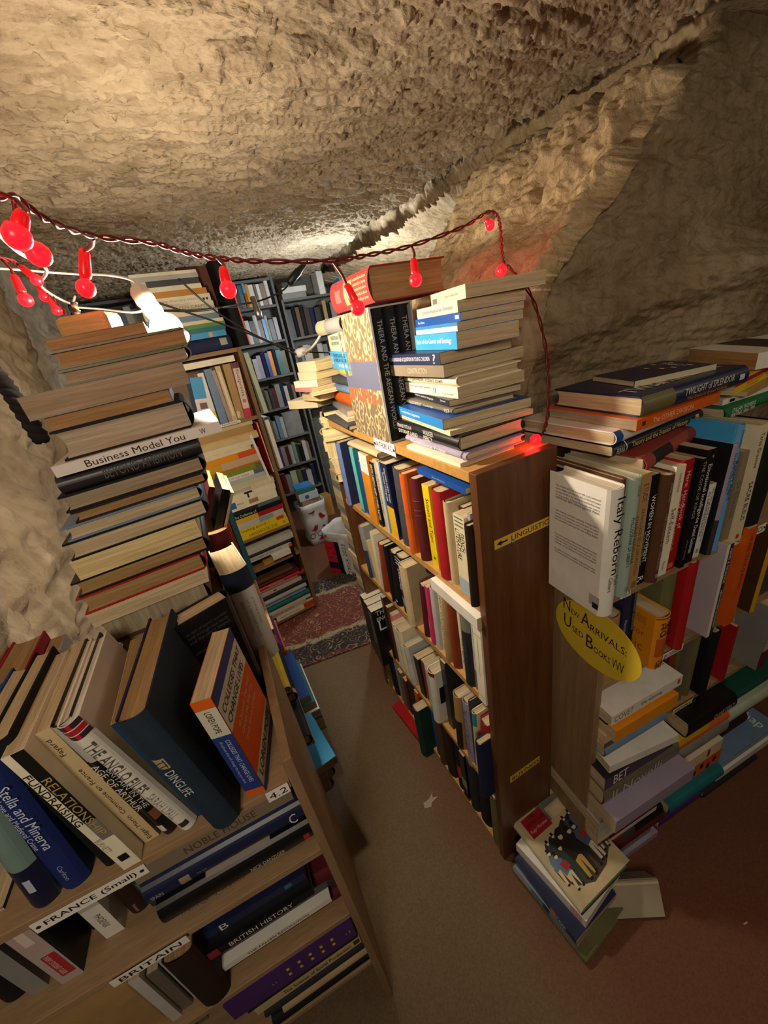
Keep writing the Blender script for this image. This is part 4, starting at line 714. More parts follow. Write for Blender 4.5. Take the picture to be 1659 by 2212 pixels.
very thick dark blue hardback with a tan label, tallest atop the front left bookcase|15|hb|373 2050 2466|-1711 4324 9000|9962 -37 -563 -660|1d2547|d|B~s~0~1~0~1~20303f^B~s~.3~.38~.1~.5~a8977a^t~TT~.31~.37~.3~3a3020~.3~1^t~DINGLIFE~.4~.62~.3~c8ccd0~.35~1^B~f~0~1~0~1~20303f
orange and blue paperback titled Colleges That Change Lives, at the row end|15|pb|272 1370 2082|-1186 4501 9020|9897 -32 -227 -1416|d8601c|p|B~s~0~.08~0~1~d8601c^B~s~.08~.34~0~1~cfc8b4^B~s~.34~.93~0~1~233a80^B~s~.93~1~0~1~d8601c^t~LOREN POPE~.1~.3~.3~4a463e~.5~1^t~COLLEGES THAT CHANGE LIVES~.38~.84~.24~c8cce0~.66~1^t~40 schools that will change the way you think~.38~.84~.2~a8b0d0~.3~1^B~f~0~1~0~1~d6cfbc^B~f~0~.1~0~1~233a80^B~f~.34~.8~0~1~d8560f^B~f~.94~1~0~1~233a80^f~COLLEGES THAT~.06~.79~.88~1c1a1a~0^f~CHANGE LIVES~.06~.69~.8~1c1a1a~0^f~LOREN POPE~.08~.095~.84~1c1a1a~0^f~40 Schools That Will~.16~.56~.66~f0b890~0^f~Change the Way You~.16~.48~.66~f0b890~0^f~Think About Colleges~.16~.4~.66~f0b890~0
red-boarded hardback standing behind the front row, close to the left rock wall|15|hb|460 1700 2320|-3920 5850 9010|10000 0 0 0|a81a1e|d|
tan hardback standing left of the red-boarded one, close to the left rock wall|15|hb|450 1500 2350|-4400 5950 9010|10000 0 0 0|b08d5c|d|
silver-grey paperback standing right of the red-boarded one, behind the front row|15|pb|220 1500 2150|-3430 6000 9010|10000 0 0 0|b8b8b4|d|
*|16|hb|340 1700 1400|-800 8070 9050|5000 5000 -5000 5000|5a3a22|g|
*|16|hb|340 1700 1400|-740 8070 9394|5000 5000 -5000 5000|5a3a22|g|
*|16|hb|340 1700 1400|-680 8070 9738|5000 5000 -5000 5000|5a3a22|g|
*|16|hb|340 1700 1400|-800 8070 10082|5000 5000 -5000 5000|5a3a22|g|
*|16|hb|340 1700 1400|-740 8070 10426|5000 5000 -5000 5000|5a3a22|g|
*|16|hb|340 1700 1400|-680 8070 10770|5000 5000 -5000 5000|5a3a22|g|
*|16|hb|490 1700 1400|-800 8070 11114|5000 5000 -5000 5000|5a3a22|g|
cream paperback with a curled lower cover, first from below, tall front pile below the lamp|17|pb|240 1757 1800|-714 8350 11617|-4924 -4924 5074 -5074|e0d3b0|p|
red hardback with orange-brown pages, second from the bottom, tall front pile below the lamp|17|hj|305 1818 1800|-655 8350 11862|-4924 -4924 5074 -5074|a81a1e|d|
black hardback with tan pages, third from the bottom, tall front pile below the lamp|17|hj|255 1916 1800|-511 8350 12176|-4924 -4924 5074 -5074|111114|d|
cream paperback with yellowed pages, fourth from the bottom, tall front pile below the lamp|17|pb|317 1758 1800|-541 8350 12434|-4924 -4924 5074 -5074|e0d3b0|y|
black hardback with grey-white pages, fifth from the bottom, tall front pile below the lamp|17|hj|276 1949 1800|-314 8350 12762|-4924 -4924 5074 -5074|111114|p|
grey-blue hardback thin and grey, sixth from the bottom, tall front pile below the lamp|17|hj|220 1869 1800|-311 8350 13042|-4924 -4924 5074 -5074|6f8aa8|p|
dark brown hardback with dark pages, seventh from the bottom, tall front pile below the lamp|17|hb|172 1826 1800|-160 8350 13270|-4924 -4924 5074 -5074|2e1c12|d|
black hardback with tan-grey pages, eighth from the bottom, tall front pile below the lamp|17|hb|250 1896 1800|-126 8350 13447|-4924 -4924 5074 -5074|111114|g|
charcoal hardback with dim lettering, ninth from the bottom, tall front pile below the lamp|17|hj|264 1800 1864|-79 6550 13703|6964 0 -7176 0|2a2a2e|p|t~BEYOND AMBITION~.3~.85~.5~5a564e~.5~1
white paperback titled Business Model You, jutting from the tall front pile|17|pb|150 1900 2173|291 6430 13982|6964 0 -7176 0|e6e2d8|p|t~Business Model You~.17~.76~.62~1a1814~.5~1^t~W~.86~.9~.5~2a2824~.5~1
black hardback thickest, with grey striped pages, eleventh from below, tall front pile below the lamp|17|hb|401 1688 1800|-49 8350 14126|-4924 -4924 5074 -5074|111114|s|
black paperback with tan pages over black, twelfth from below, tall front pile below the lamp|17|pb|176 1515 1800|-200 8350 14526|-4924 -4924 5074 -5074|111114|d|
grey paperback widest, with grey pages, thirteenth from the bottom, tall front pile below the lamp|17|pb|296 1970 2200|98 8750 14715|-4924 -4924 5074 -5074|8d8c88|g|
olive hardback with grey pages, fourteenth from the bottom, tall front pile below the lamp|17|hj|194 1576 1800|223 8350 15019|-4924 -4924 5074 -5074|6b6a42|g|
olive hardback with tan pages, fifteenth from the bottom, tall front pile below the lamp|17|hj|224 1633 1800|287 8350 15219|-4924 -4924 5074 -5074|6b6a42|d|
brown paperback topmost, with brown pages, sixteenth from the bottom, tall front pile below the lamp|17|pb|134 1123 2900|-187 9450 15432|-4924 -4924 5074 -5074|5a3a22|d|
thick black hardback standing with its lettered back board showing, right of the tall pile|18|hj|400 920 2300|-500 6278 9050|5814 0 0 8136|111114|p|b~an epic of power and faith~.1~.88~.75~4a4a4a~0^b~told through one family~.1~.84~.75~4a4a4a~0^b~and the city it shaped~.1~.8~.75~4a4a4a~0^b~winner of many prizes~.1~.7~.75~4a4a4a~0
pale grey hardback with a navy head standing behind the thick black one|18|hj|520 1300 2260|-580 7150 9050|9988 0 0 500|c4c2ba|p|B~s~0~.2~0~1~1a2034^t~a thrilling account~.3~.8~.1~77726a~.75~1^t~of a vanished world~.3~.8~.1~77726a~.55~1^t~seen from inside~.3~.8~.1~77726a~.35~1
*|18|hb|450 1200 2550|-620 8600 9040|9988 0 0 500|5e1216|d|
*|18|pb|160 1600 3850|-1850 8850 9040|9689 0 2474 0|111114|g|
*|18|pb|120 1600 4000|-2150 8850 9040|9689 0 2474 0|5a1820|d|
*|18|pb|60 1600 3700|-1630 8850 9040|9689 0 2474 0|e0d3b0|g|
orange tall paperback standing right of the leaning magazines|18|pb|220 1300 2800|-350 10600 9040|9988 0 0 500|d8601c|w|
sky blue tall paperback standing right of the orange one|18|pb|140 1300 2500|-110 10600 9040|9988 0 0 500|3f9fd6|w|
black hardback with a white patch, first from left, middle shelf of the front left bookcase|19|hb|392 1600 2000|-5457 5143 6900|9997 0 0 -225|111114|p|B~s~.5~.56~.5~.8~b8b8b4
grey paperback with a dark frame, second from left, middle shelf of the front left bookcase|19|pb|235 1600 2000|-5062 5025 6900|9997 0 0 -225|8d8c88|p|
pinkish paperback with a red-lettered foot, jutting from the middle shelf, front left bookcase|19|pb|292 1600 2150|-4627 4906 6900|9997 0 0 -225|111114|p|B~s~0~1~0~1~b4a4a0^B~s~0~.55~0~1~b8a09c^B~s~.1~.45~.3~.7~d8c8c0^B~s~.62~.92~.3~.9~a82a34^t~EVERY STUDENT GUIDE~.63~.9~.3~e8d0cc~.5~1
*|19|pb|187 1600 1900|-4286 5391 6900|9997 0 0 -225|111114|p|
white paperback on the middle shelf under the label strip, front left bookcase|19|pb|268 1600 1750|-4054 5140 6900|9997 0 0 -225|e6e2d8|p|t~PHOENIX~.62~.84~.34~5a564e~.5~1^B~s~.1~.5~0~1~b8b2a8
dark brown hardback with cream capitals, sixth from left, middle shelf of the front left bookcase|19|hb|338 1600 1950|-3726 5285 6900|9997 0 0 -225|2e1c12|p|t~GROWING ITALY~.2~.6~.62~c8a888~.5~1^t~Heinemann~.86~.97~.3~b89878~.5~1
dark green paperback with pale lettering, seventh from left, middle shelf of the front left bookcase|19|pb|97 1600 2000|-3367 5189 6900|9997 0 0 -225|123a2e|p|t~THE ULTIMATE RESOURCE~.1~.55~.6~b8c4bc~.5~1^t~Simon~.62~.8~.5~8a9a94~.5~1
black hardback with a pale photograph, lowest flat one, middle shelf, front left bookcase|19|hj|500 1700 2560|-564 4683 6900|7069 -159 -7069 -159|111114|p|t~Danziger's Travels~.1~.5~.3~4a4842~.3~1^t~NICK DANZIGER~.55~.78~.3~c8c0ac~.4~1^B~s~.92~.96~.2~.6~b02a38^B~f~.3~.72~.02~.5~a89c8c
navy hardback with a small crest on its spine, middle shelf, front left bookcase|19|hj|420 1700 2560|-620 4785 7404|7069 -159 -7069 -159|1d2547|p|t~SPAIN~.03~.1~.5~a8a8b4~.5~1^B~s~.2~.26~.3~.7~9a8a6a^t~THE ONE~.3~.36~.4~8a8a9a~.5~1^t~C~.9~.95~.7~e0e0e4~.5~1
taupe paperback with worn capitals, topmost flat one, middle shelf, front left bookcase|19|pb|340 1700 2520|-694 4909 7828|7069 -159 -7069 -159|8a7a66|p|t~NOBLE HOUSE~.3~.75~.5~5a4a38~.5~1
maroon hardback with faint gilt, first from the bottom, lower shelf stack, front left bookcase|20|hb|300 1700 2370|-530 4781 4400|7069 -159 -7069 -159|5a1820|p|t~history of the court~.2~.8~.4~7a4a30~.5~1
white paperback with a thin black title, second from below, lower shelf stack, front left bookcase|20|pb|160 1700 2420|-805 4674 4704|7069 -159 -7069 -159|e6e2d8|p|t~THE FALLEN REVOLUTION~.3~.8~.4~2a2824~.5~1
charcoal paperback plain, third from the bottom, lower shelf stack, front left bookcase|20|pb|240 1700 2580|-537 4842 4868|7069 -159 -7069 -159|2a2a2e|p|
dark red hardback with worn cloth spine, fourth from below, lower shelf stack, front left bookcase|20|hb|360 1700 2580|-538 4822 5112|7069 -159 -7069 -159|5e1216|p|B~s~.3~.5~.5~.95~77706a
black paperback titled British History with a red end, lower shelf, front left bookcase|20|pb|220 1700 2250|-1008 4603 5476|7069 -159 -7069 -159|111114|p|t~BRITISH HISTORY~.3~.82~.6~d8d4c4~.5~1^B~s~0~.22~0~1~8c2a38
navy paperback with a white B, sixth from the bottom, lower shelf stack, front left bookcase|20|pb|200 1700 2300|-1049 4805 5700|7069 -159 -7069 -159|1d2547|p|t~B~.3~.36~.9~e8e4d8~.5~1^B~s~.82~.88~.2~.8~3a7a9a
fat fur-brown book with a ragged spine leaning at the lower shelf, front left bookcase|18|hb|500 1500 1900|-3450 4620 4400|9997 0 0 -225|2e1c12|d|B~s~.1~.9~.2~.8~2a2018
black hardback plain, first from the bottom, bottom shelf stack, front left bookcase|21|hb|300 1800 2300|-500 4490 2000|7069 -159 -7069 -159|111114|p|
cream hardback with a label, second from the bottom, bottom shelf stack, front left bookcase|21|hb|300 1800 1980|-520 4491 2304|7069 -159 -7069 -159|e0d3b0|p|B~s~0~1~0~1~b8a078
charcoal hardback plain, third from the bottom, bottom shelf stack, front left bookcase|21|hb|300 1800 2240|-560 4493 2608|7069 -159 -7069 -159|2a2a2e|p|
beige paperback titled Science of Social Production, fourth from below, bottom shelf stack, front left bookcase|21|pb|300 1800 2300|-600 4495 2912|7069 -159 -7069 -159|cdb78c|p|t~The Science of Social Production~.25~.9~.5~2a261e~.5~1^B~s~.93~.99~.2~.8~4a443a
black paperback thin, fifth from the bottom, bottom shelf stack, front left bookcase|21|pb|200 1800 2380|-620 4495 3216|7069 -159 -7069 -159|111114|p|
thick purple paperback with two rows of gold dots, bottom shelf, front left bookcase|21|pb|700 1800 2580|-622 4455 3420|7069 -159 -7069 -159|4a2670|p|B~s~.45~.472~.62~.76~d8b838^B~s~.54~.562~.62~.76~d8b838^B~s~.63~.652~.62~.76~d8b838^B~s~.72~.742~.62~.76~d8b838^B~s~.81~.832~.62~.76~d8b838^B~s~.45~.472~.34~.48~d8b838^B~s~.54~.562~.34~.48~d8b838^B~s~.63~.652~.34~.48~d8b838^B~s~.72~.742~.34~.48~d8b838^B~s~.81~.832~.34~.48~d8b838^t~1 2~.93~.97~.4~b8a8c8~.5~1^t~A E~.32~.36~.2~a890b8~.5~1
large tan hardback with its cover facing out under the middle shelf, frame bottom left|18|hb|400 1950 2700|-4052 4862 3600|7228 0 0 6910|b08d5c|p|B~b~0~1~.05~.06~7a5a38
upright book with pale grey pages, lower left shelf, front left bookcase|20|pb|160 1500 2620|-3980 4749 3600|9997 0 0 -225|c4c2ba|p|
upright book with grey-brown spine, lower left shelf, front left bookcase|20|pb|180 1500 2400|-3800 4801 3600|9997 0 0 -225|6e6658|p|
upright book with silver spine, lower left shelf, front left bookcase|20|pb|120 1500 2450|-3600 4852 3600|9997 0 0 -225|b8b8b4|p|
*|20|pb|300 1500 2350|-3460 4906 3600|9997 0 0 -225|123a2e|p|
upright book with brown spine, lower left shelf, front left bookcase|20|pb|240 1500 2150|-3140 4951 3600|9997 0 0 -225|5a3a22|p|
*|20|pb|300 1500 2000|-2880 5000 3600|9997 0 0 -225|5e1216|p|
*|22|hb|360 1500 2000|-120 10000 5010|5000 5000 -5000 5000|2a2a2e|g|t~Th a~.75~.95~.6~d8d8d8~.5~1
*|22|hb|340 1500 2400|-100 11700 5375|5000 5000 -5000 5000|111114|g|B~s~0~.08~0~1~e8932a
*|22|hb|260 1400 2200|-200 11550 5720|5000 5000 -5000 5000|e8c81e|g|
*|22|hb|450 1400 1900|0 9900 2810|5000 5000 -5000 5000|8d8c88|g|
*|22|hb|420 1400 1900|150 9900 3265|5000 5000 -5000 5000|b08d5c|g|
sky blue paperback leaning out over the aisle floor|22|pb|320 1200 1900|113 9886 3690|4691 5291 -4691 5291|3f9fd6|g|f~MON~.5~.05~.4~d8ecf4~180^B~s~0~1~0~1~3f94c8
*|22|pb|220 1400 2000|120 13750 5010|5000 5000 -5000 5000|d8601c|g|B~s~0~1~0~1~e0502c
*|22|pb|200 1400 2000|60 13800 5235|5000 5000 -5000 5000|4a2670|g|B~s~0~1~0~1~3a3a9a
*|22|pb|200 1400 2000|-40 13800 5440|5000 5000 -5000 5000|d0356f|g|
dark grey paperback lowest on the aisle shelf|22|pb|600 1500 2400|450 12400 2810|5000 5000 -5000 5000|2a2a2e|g|
white paperback with a magenta mark, low on the aisle shelf|22|pb|280 1500 2400|450 12500 3415|5000 5000 -5000 5000|e6e2d8|g|B~s~.5~.7~0~1~c02a70
teal-blue paperback lying low and far along the aisle shelf|22|pb|300 1500 2200|400 12400 3700|5000 5000 -5000 5000|1f6f78|g|
blue paperback with white lettering lying under the orange-red one, aisle shelf|22|pb|260 1400 2400|300 12700 4005|5000 5000 -5000 5000|1f4f9c|g|B~s~.5~.9~.2~.8~dcdce4
*|23|hb|580 1500 3141|2616 20830 15200|7060 400 -7060 400|1d2547|p|t~FAMILY~.05~.44~.4~e8e0d0~.7~1^t~HEALTH~.05~.44~.4~e8e0d0~.28~1^B~s~.84~.94~.35~.85~a8a898
*|23|pb|240 1500 3035|2510 20818 15784|7060 400 -7060 400|3f9fd6|p|t~MOTHER-TO-BE BOOK~.05~.6~.7~e8f0f0~.5~1^B~s~.75~.8~.1~.9~e09a80
*|23|pb|180 1500 3081|2556 20824 16028|7060 400 -7060 400|1f6f78|p|
*|23|pb|160 1500 3121|2596 20828 16212|7060 400 -7060 400|1f6b3c|p|B~s~0~1~0~1~5a8a4a
*|23|pb|140 1500 3099|2575 20826 16376|7060 400 -7060 400|e0d3b0|p|
grey-blue paperback, sixth from the bottom, top of the far bookcase|23|pb|220 1500 2970|2446 20811 16520|7060 400 -7060 400|6f8aa8|p|
cream paperback, seventh from the bottom, top of the far bookcase|23|pb|200 1500 2975|2451 20812 16744|7060 400 -7060 400|e0d3b0|p|
ivory paperback lettered TAHITI, eighth from the bottom, top of the far bookcase|23|pb|260 1500 2897|2373 20803 16948|7060 400 -7060 400|efe6cb|p|t~EILEEN CALMS~.4~.9~.4~8a8470~.5~1
ivory paperback with small card suits, ninth from the bottom, top of the far bookcase|23|pb|300 1500 2845|2322 20797 17212|7060 400 -7060 400|efe6cb|p|t~my therapy class~.3~.8~.4~9a947c~.5~1^B~s~.88~.91~.2~.5~2a2a2a^B~s~.93~.96~.2~.5~2a2a2a
tan paperback orange-brown, tenth from the bottom, top of the far bookcase|23|pb|220 1500 2776|2253 20789 17516|7060 400 -7060 400|b08d5c|p|B~s~0~1~0~1~c88a3a
ivory paperback, eleventh from the bottom, top of the far bookcase|23|pb|180 1500 2622|2100 20772 17740|7060 400 -7060 400|efe6cb|p|
dark grey paperback, twelfth from the bottom, top of the far bookcase|23|pb|220 1500 2596|2075 20769 17924|7060 400 -7060 400|45464a|p|B~s~0~.2~0~1~c8c4ba
silver paperback, thirteenth from the bottom, top of the far bookcase|23|pb|160 1500 2626|2104 20772 18148|7060 400 -7060 400|b8b8b4|p|
ivory paperback topmost, fourteenth from the bottom, top of the far bookcase|23|pb|120 1500 2602|2080 20769 18312|7060 400 -7060 400|efe6cb|p|
*|23|pb|531 1400 2264|94 20523 12089|9969 -31 554 565|3f9fd6|p|B~s~.42~.68~0~1~e8dcd8^B~s~.5~.62~.3~.9~7a5a60^B~s~.75~.8~.2~.8~a8d0e4
*|23|pb|264 1400 2401|638 20626 12039|9983 -10 169 566|e6e2d8|p|t~Happy Families~.1~.62~.6~1a1a1a~.5~1^B~s~.72~1~0~1~e8c81e
*|23|pb|353 1400 2501|973 20704 12039|9983 -7 125 566|6f8aa8|p|
*|23|pb|164 1400 2400|1368 20668 12030|9984 3 -61 566|d98a90|p|B~s~0~1~0~1~a8948a
beige paperback with a framed title, fifth from the left, second tier of the far bookcase|23|pb|237 1400 2550|1545 20729 12030|9984 0 -8 566|cdb78c|p|B~s~.1~.9~.3~.7~e0d4bc
tan paperback with a chequered foot, sixth from the left, second tier of the far bookcase|23|pb|356 1400 2552|1794 20797 12045|9982 -12 209 566|b08d5c|p|B~s~.85~.97~.1~.5~d8ccb4
pink paperback lettered Footprints, seventh from the left, second tier of the far bookcase|23|pb|313 1400 2554|2173 20760 12047|9980 -15 265 566|d98a90|p|B~s~0~1~0~1~d8c4b0^t~footprints~.12~.6~.6~3a3430~.5~1^B~s~.66~.72~.25~.75~c86a5a^B~s~.83~1~0~1~c83a5a^B~s~0~.1~0~1~6a3a44
*|23|pb|116 1400 2500|2499 20837 12031|9984 -3 51 566|5e1216|p|
*|23|pb|260 1500 3048|2523 20820 14650|7060 400 -7060 400|efe6cb|p|t~Atkins for Life~.05~.62~.6~c8a08a~.5~1^t~the next level~.68~.86~.3~8a8070~.5~1
yellow paperback titled in black capitals, first from the bottom, third tier of the far bookcase|23|pb|340 1500 3226|2701 20840 5920|7060 400 -7060 400|e8c81e|p|t~HANDBOOK THE~.3~.8~.5~6a5a10~.5~1^B~s~.9~.94~.3~.7~a8902a
yellow paperback titled feeling good, second from the bottom, third tier of the far bookcase|23|pb|280 1500 3194|2669 20836 6264|7060 400 -7060 400|e8c81e|p|t~feeling good~.2~.62~.6~4a3c10~.5~1^B~s~.82~.95~.2~.9~c8402a
light grey paperback with a blue-grey label, third from below, third tier of the far bookcase|23|pb|340 1500 3145|2619 20831 6548|7060 400 -7060 400|c4c2ba|p|B~s~.55~.8~.1~.9~8aa0a4
red paperback with a yellow left half, fourth from below, third tier of the far bookcase|23|pb|260 1500 3191|2665 20836 6892|7060 400 -7060 400|a81a1e|p|B~s~0~.55~0~1~d8b02a
black paperback with white lettering, fifth from the bottom, third tier of the far bookcase|23|pb|260 1500 3159|2634 20832 7156|7060 400 -7060 400|111114|p|t~The Defence of~.15~.55~.6~c8ccc8~.5~1
charcoal paperback with grey-blue lettering, sixth from the bottom, third tier of the far bookcase|23|pb|200 1500 3136|2611 20830 7420|7060 400 -7060 400|2a2a2e|p|B~s~.6~1~0~1~5a6a78
*|23|pb|140 1500 3059|2534 20821 7624|7060 400 -7060 400|efe6cb|p|
ivory paperback with head on its spine, eighth from below, third tier of the far bookcase|23|pb|340 1500 3065|2540 20822 7768|7060 400 -7060 400|efe6cb|p|B~s~0~.28~0~1~2a6ab0^B~s~.5~.66~0~.7~b07a58^t~Phil~.3~.44~.3~4a4440~.5~1
ivory paperback with a small black figure, ninth from below, third tier of the far bookcase|23|pb|340 1500 3099|2574 20826 8112|7060 400 -7060 400|efe6cb|p|B~s~0~.2~0~1~2a6ab0^B~s~.5~.53~0~.7~2a2420^B~s~.46~.6~.7~1~2a2420
cream paperback with a leafy pattern, tenth from the bottom, third tier of the far bookcase|23|pb|300 1500 3125|2600 20829 8456|7060 400 -7060 400|e0d3b0|p|B~s~.1~.6~.2~.8~b8b8a0
pale green paperback, eleventh from the bottom, third tier of the far bookcase|23|pb|240 1500 2932|2408 20807 8760|7060 400 -7060 400|b9c6ae|p|B~s~0~1~0~1~c8c4a4
*|23|pb|200 1500 2789|2266 20791 9004|7060 400 -7060 400|b8b8b4|p|
white paperback with grey lettering, thirteenth from the bottom, third tier of the far bookcase|23|pb|240 1500 2811|2288 20793 9208|7060 400 -7060 400|e6e2d8|p|t~a method of our times~.1~.7~.5~7a7a7a~.5~1^B~s~.8~1~0~1~5a6478
leaf-green paperback on the third tier of the far bookcase|23|pb|300 1500 2845|2322 20797 9452|7060 400 -7060 400|6b6a42|p|B~s~0~.85~0~1~7a8c2a
*|23|pb|80 1500 2788|2265 20790 9756|7060 400 -7060 400|d8601c|p|
tan paperback with a yellow end, sixteenth from the bottom, third tier of the far bookcase|23|pb|360 1500 2802|2279 20792 9840|7060 400 -7060 400|b08d5c|p|B~s~0~.3~0~1~c8a02a^B~s~.3~1~0~1~c0a888
amber paperback with an orange end, seventeenth from the bottom, third tier of the far bookcase|23|pb|300 1500 2846|2323 20797 10204|7060 400 -7060 400|e8931a|p|B~s~.62~1~0~1~d0501c
*|23|pb|200 1500 2514|1993 20759 10508|7060 400 -7060 400|e0d3b0|p|
*|23|pb|260 1500 2705|2183 20781 10712|7060 400 -7060 400|e0d3b0|p|
beige paperback with a small black mark, twentieth from below, third tier of the far bookcase|23|pb|280 1500 3046|2521 20820 10976|7060 400 -7060 400|cdb78c|p|B~s~.86~.89~.3~.6~2a2a2a
*|23|pb|80 1500 3025|2501 20817 11260|7060 400 -7060 400|d8601c|p|B~s~0~1~0~1~d8a860
tan paperback rounded, twenty-second from the bottom, third tier of the far bookcase|23|pb|340 1500 2898|2374 20803 11344|7060 400 -7060 400|b08d5c|p|
*|23|pb|200 1500 2954|2430 20809 11688|7060 400 -7060 400|cdb78c|p|
ivory paperback with an orange end, first from the bottom, floor tier of the far bookcase|23|pb|360 1500 2471|2745 20845 120|7060 400 -7060 400|efe6cb|p|B~s~.72~1~0~1~c84a1c^t~modern science now~.1~.6~.4~8a8470~.5~1
light grey paperback lettered Lessons of Action, second from below, floor tier of the far bookcase|23|pb|260 1500 2821|2298 20794 484|7060 400 -7060 400|c4c2ba|p|t~LESSONS OF ACTION~.15~.7~.6~2a2a2a~.5~1
cream paperback thin, third from the bottom, floor tier of the far bookcase|23|pb|200 1500 3177|2652 20834 748|7060 400 -7060 400|e0d3b0|p|
teal hardback, fourth from the bottom, floor tier of the far bookcase|23|hb|340 1500 3175|2650 20834 952|7060 400 -7060 400|1f6f78|p|
grey-blue hardback, fifth from the bottom, floor tier of the far bookcase|23|hb|200 1500 3007|2483 20815 1296|7060 400 -7060 400|6f8aa8|p|
silver hardback with a glossy jacket, sixth from the bottom, floor tier of the far bookcase|23|hb|320 1500 3111|2587 20827 1500|7060 400 -7060 400|b8b8b4|p|
charcoal hardback, seventh from the bottom, floor tier of the far bookcase|23|hb|300 1500 3234|2708 20841 1824|7060 400 -7060 400|2a2a2e|p|
pink paperback with a maroon stamp, eighth from the bottom, floor tier of the far bookcase|23|pb|260 1500 2953|2429 20809 2128|7060 400 -7060 400|d98a90|p|B~s~0~1~0~1~c8b4a8^B~s~.4~.46~.3~.7~7a2a2a
red hardback with a pale lower spine, ninth from below, floor tier of the far bookcase|23|hj|380 1500 3243|2717 20842 2392|7060 400 -7060 400|a81a1e|p|B~s~.1~.85~0~.5~c8a89c^t~Annunciation~.3~.6~.3~e8c8b8~.75~1
dark red hardback, tenth from the bottom, floor tier of the far bookcase|23|hb|200 1500 2972|2448 20811 2776|7060 400 -7060 400|5e1216|p|
brown hardback, eleventh from the bottom, floor tier of the far bookcase|23|hb|260 1500 2645|2123 20774 2980|7060 400 -7060 400|5a3a22|p|
*|23|pb|200 1500 1182|1862 20745 4000|7060 400 -7060 400|b8903a|p|
white paperback with a bright top cover, second from below, fourth tier of the far bookcase|23|pb|300 1500 1076|2283 20531 4204|7060 400 -7060 400|e6e2d8|p|
light grey paperback titled Age of Chivalry, third from below, fourth tier of the far bookcase|23|pb|260 1500 2883|2359 20801 4508|7060 400 -7060 400|c4c2ba|p|t~The Age of Chivalry~.2~.85~.5~4a4a44~.5~1
*|23|hb|200 1500 3027|2502 20817 4772|7060 400 -7060 400|2a2a2e|p|
light grey paperback with a shiny spine, fifth from below, fourth tier of the far bookcase|23|pb|360 1500 3235|2709 20841 4976|7060 400 -7060 400|c4c2ba|p|
tall brown hardback standing behind the books on top of the far bookcase|24|hb|300 1300 3600|1423 22547 15210|7460 0 0 -6660|5a3a22|w|B~f~0~1~0~1~7a4a3a
tall black binder with orange-red edges standing atop the far bookcase|24|hb|550 1800 3600|2965 21112 15210|9983 8 -150 566|111114|w|B~s~0~1~.85~1~d8451c
pale green magazine hanging at the right side of the far bookcase|24|pb|220 1500 2900|3155 21033 12000|9981 14 -250 566|b9c6ae|w|
white magazine with a blue top edge at the right side of the far bookcase|24|pb|200 1600 2800|3116 21028 9000|9983 6 -100 566|e6e2d8|w|B~s~0~.05~0~1~3a4aa0
white curled magazine standing at the right end, third tier, far bookcase|24|pb|120 1400 2600|2334 20738 8600|9971 28 -499 565|e6e2d8|w|
thin red and white magazine standing at the right end, third tier, far bookcase|24|pb|80 1400 2700|2642 20773 9000|9983 8 -150 566|a81a1e|w|B~s~0~1~.5~1~d8d0c8
black slim volume with an orange top standing on the floor tier, far bookcase|24|pb|180 1400 2000|2428 20789 2700|9979 17 -299 566|111114|w|B~s~0~.1~0~1~c8502a
*|25|hb|235 1500 1602|5500 35433 17910|10000 0 0 0|8d8c88|g|
*|25|pb|288 1500 1528|5750 35458 17910|10000 0 0 0|2a2a2e|g|
*|25|pb|303 1500 1602|6053 35463 17910|10000 0 0 0|1f6f78|g|
*|25|hb|220 1500 1696|6371 35341 17910|10000 0 0 0|d8601c|g|B~s~0~.4~0~1~8aa8c8
*|25|pb|238 1500 1597|6607 35371 17910|10000 0 0 0|c99a1c|g|
*|25|pb|350 1500 1547|6859 35460 17910|10000 0 0 0|e6e2d8|g|
*|25|hb|226 1500 1526|7225 35393 17910|10000 0 0 0|8a7a66|g|
*|25|pb|235 1500 1517|7466 35479 17910|10000 0 0 0|e6e2d8|g|
*|25|pb|353 1500 1530|7716 35435 17910|10000 0 0 0|8a7a66|g|
*|25|hb|306 1500 1680|8085 35343 17910|10000 0 0 0|e6e2d8|g|
*|25|pb|235 1500 1930|5000 35311 15340|10000 0 0 0|d98a90|g|
*|25|pb|260 1500 1569|5250 35469 15340|10000 0 0 0|5e1216|g|
*|25|hb|283 1500 1873|5525 35362 15340|10000 0 0 0|8a3a1c|g|B~s~0~.45~0~1~c8c0b0
*|25|pb|301 1500 1725|5823 35318 15340|10000 0 0 0|c4c2ba|g|
*|25|pb|368 1500 1645|6139 35305 15340|10000 0 0 0|111114|g|
white hardback, sixth from the left, second tier of the grey back shelves|25|hb|336 1500 2012|6522 35393 15340|10000 0 0 0|e6e2d8|g|
*|25|pb|282 1500 1620|6873 35448 15340|10000 0 0 0|5a3a22|g|
*|25|pb|232 1500 1658|7170 35312 15340|10000 0 0 0|3f9fd6|g|
*|25|hb|254 1500 1879|7417 35479 15340|10000 0 0 0|b9c6ae|g|
*|25|pb|382 1500 1565|7686 35461 15340|10000 0 0 0|2a2a2e|g|
*|25|pb|300 1500 1655|8083 35319 15340|10000 0 0 0|8d8c88|g|
*|25|pb|246 1500 1737|5000 35387 12690|10000 0 0 0|2a2a2e|g|
*|25|hb|290 1500 1723|5261 35449 12690|10000 0 0 0|8d8c88|g|
*|25|pb|360 1500 1572|5566 35313 12690|10000 0 0 0|b8b8b4|g|
*|25|pb|322 1500 1772|5941 35349 12690|10000 0 0 0|a398b0|g|
navy hardback, fifth from the left, third tier of the grey back shelves|25|hb|380 1500 2015|6278 35448 12690|10000 0 0 0|1d2547|g|
*|25|pb|278 1500 1850|6673 35432 12690|10000 0 0 0|1f4f9c|g|
*|25|pb|294 1500 1931|6966 35456 12690|10000 0 0 0|e8931a|g|
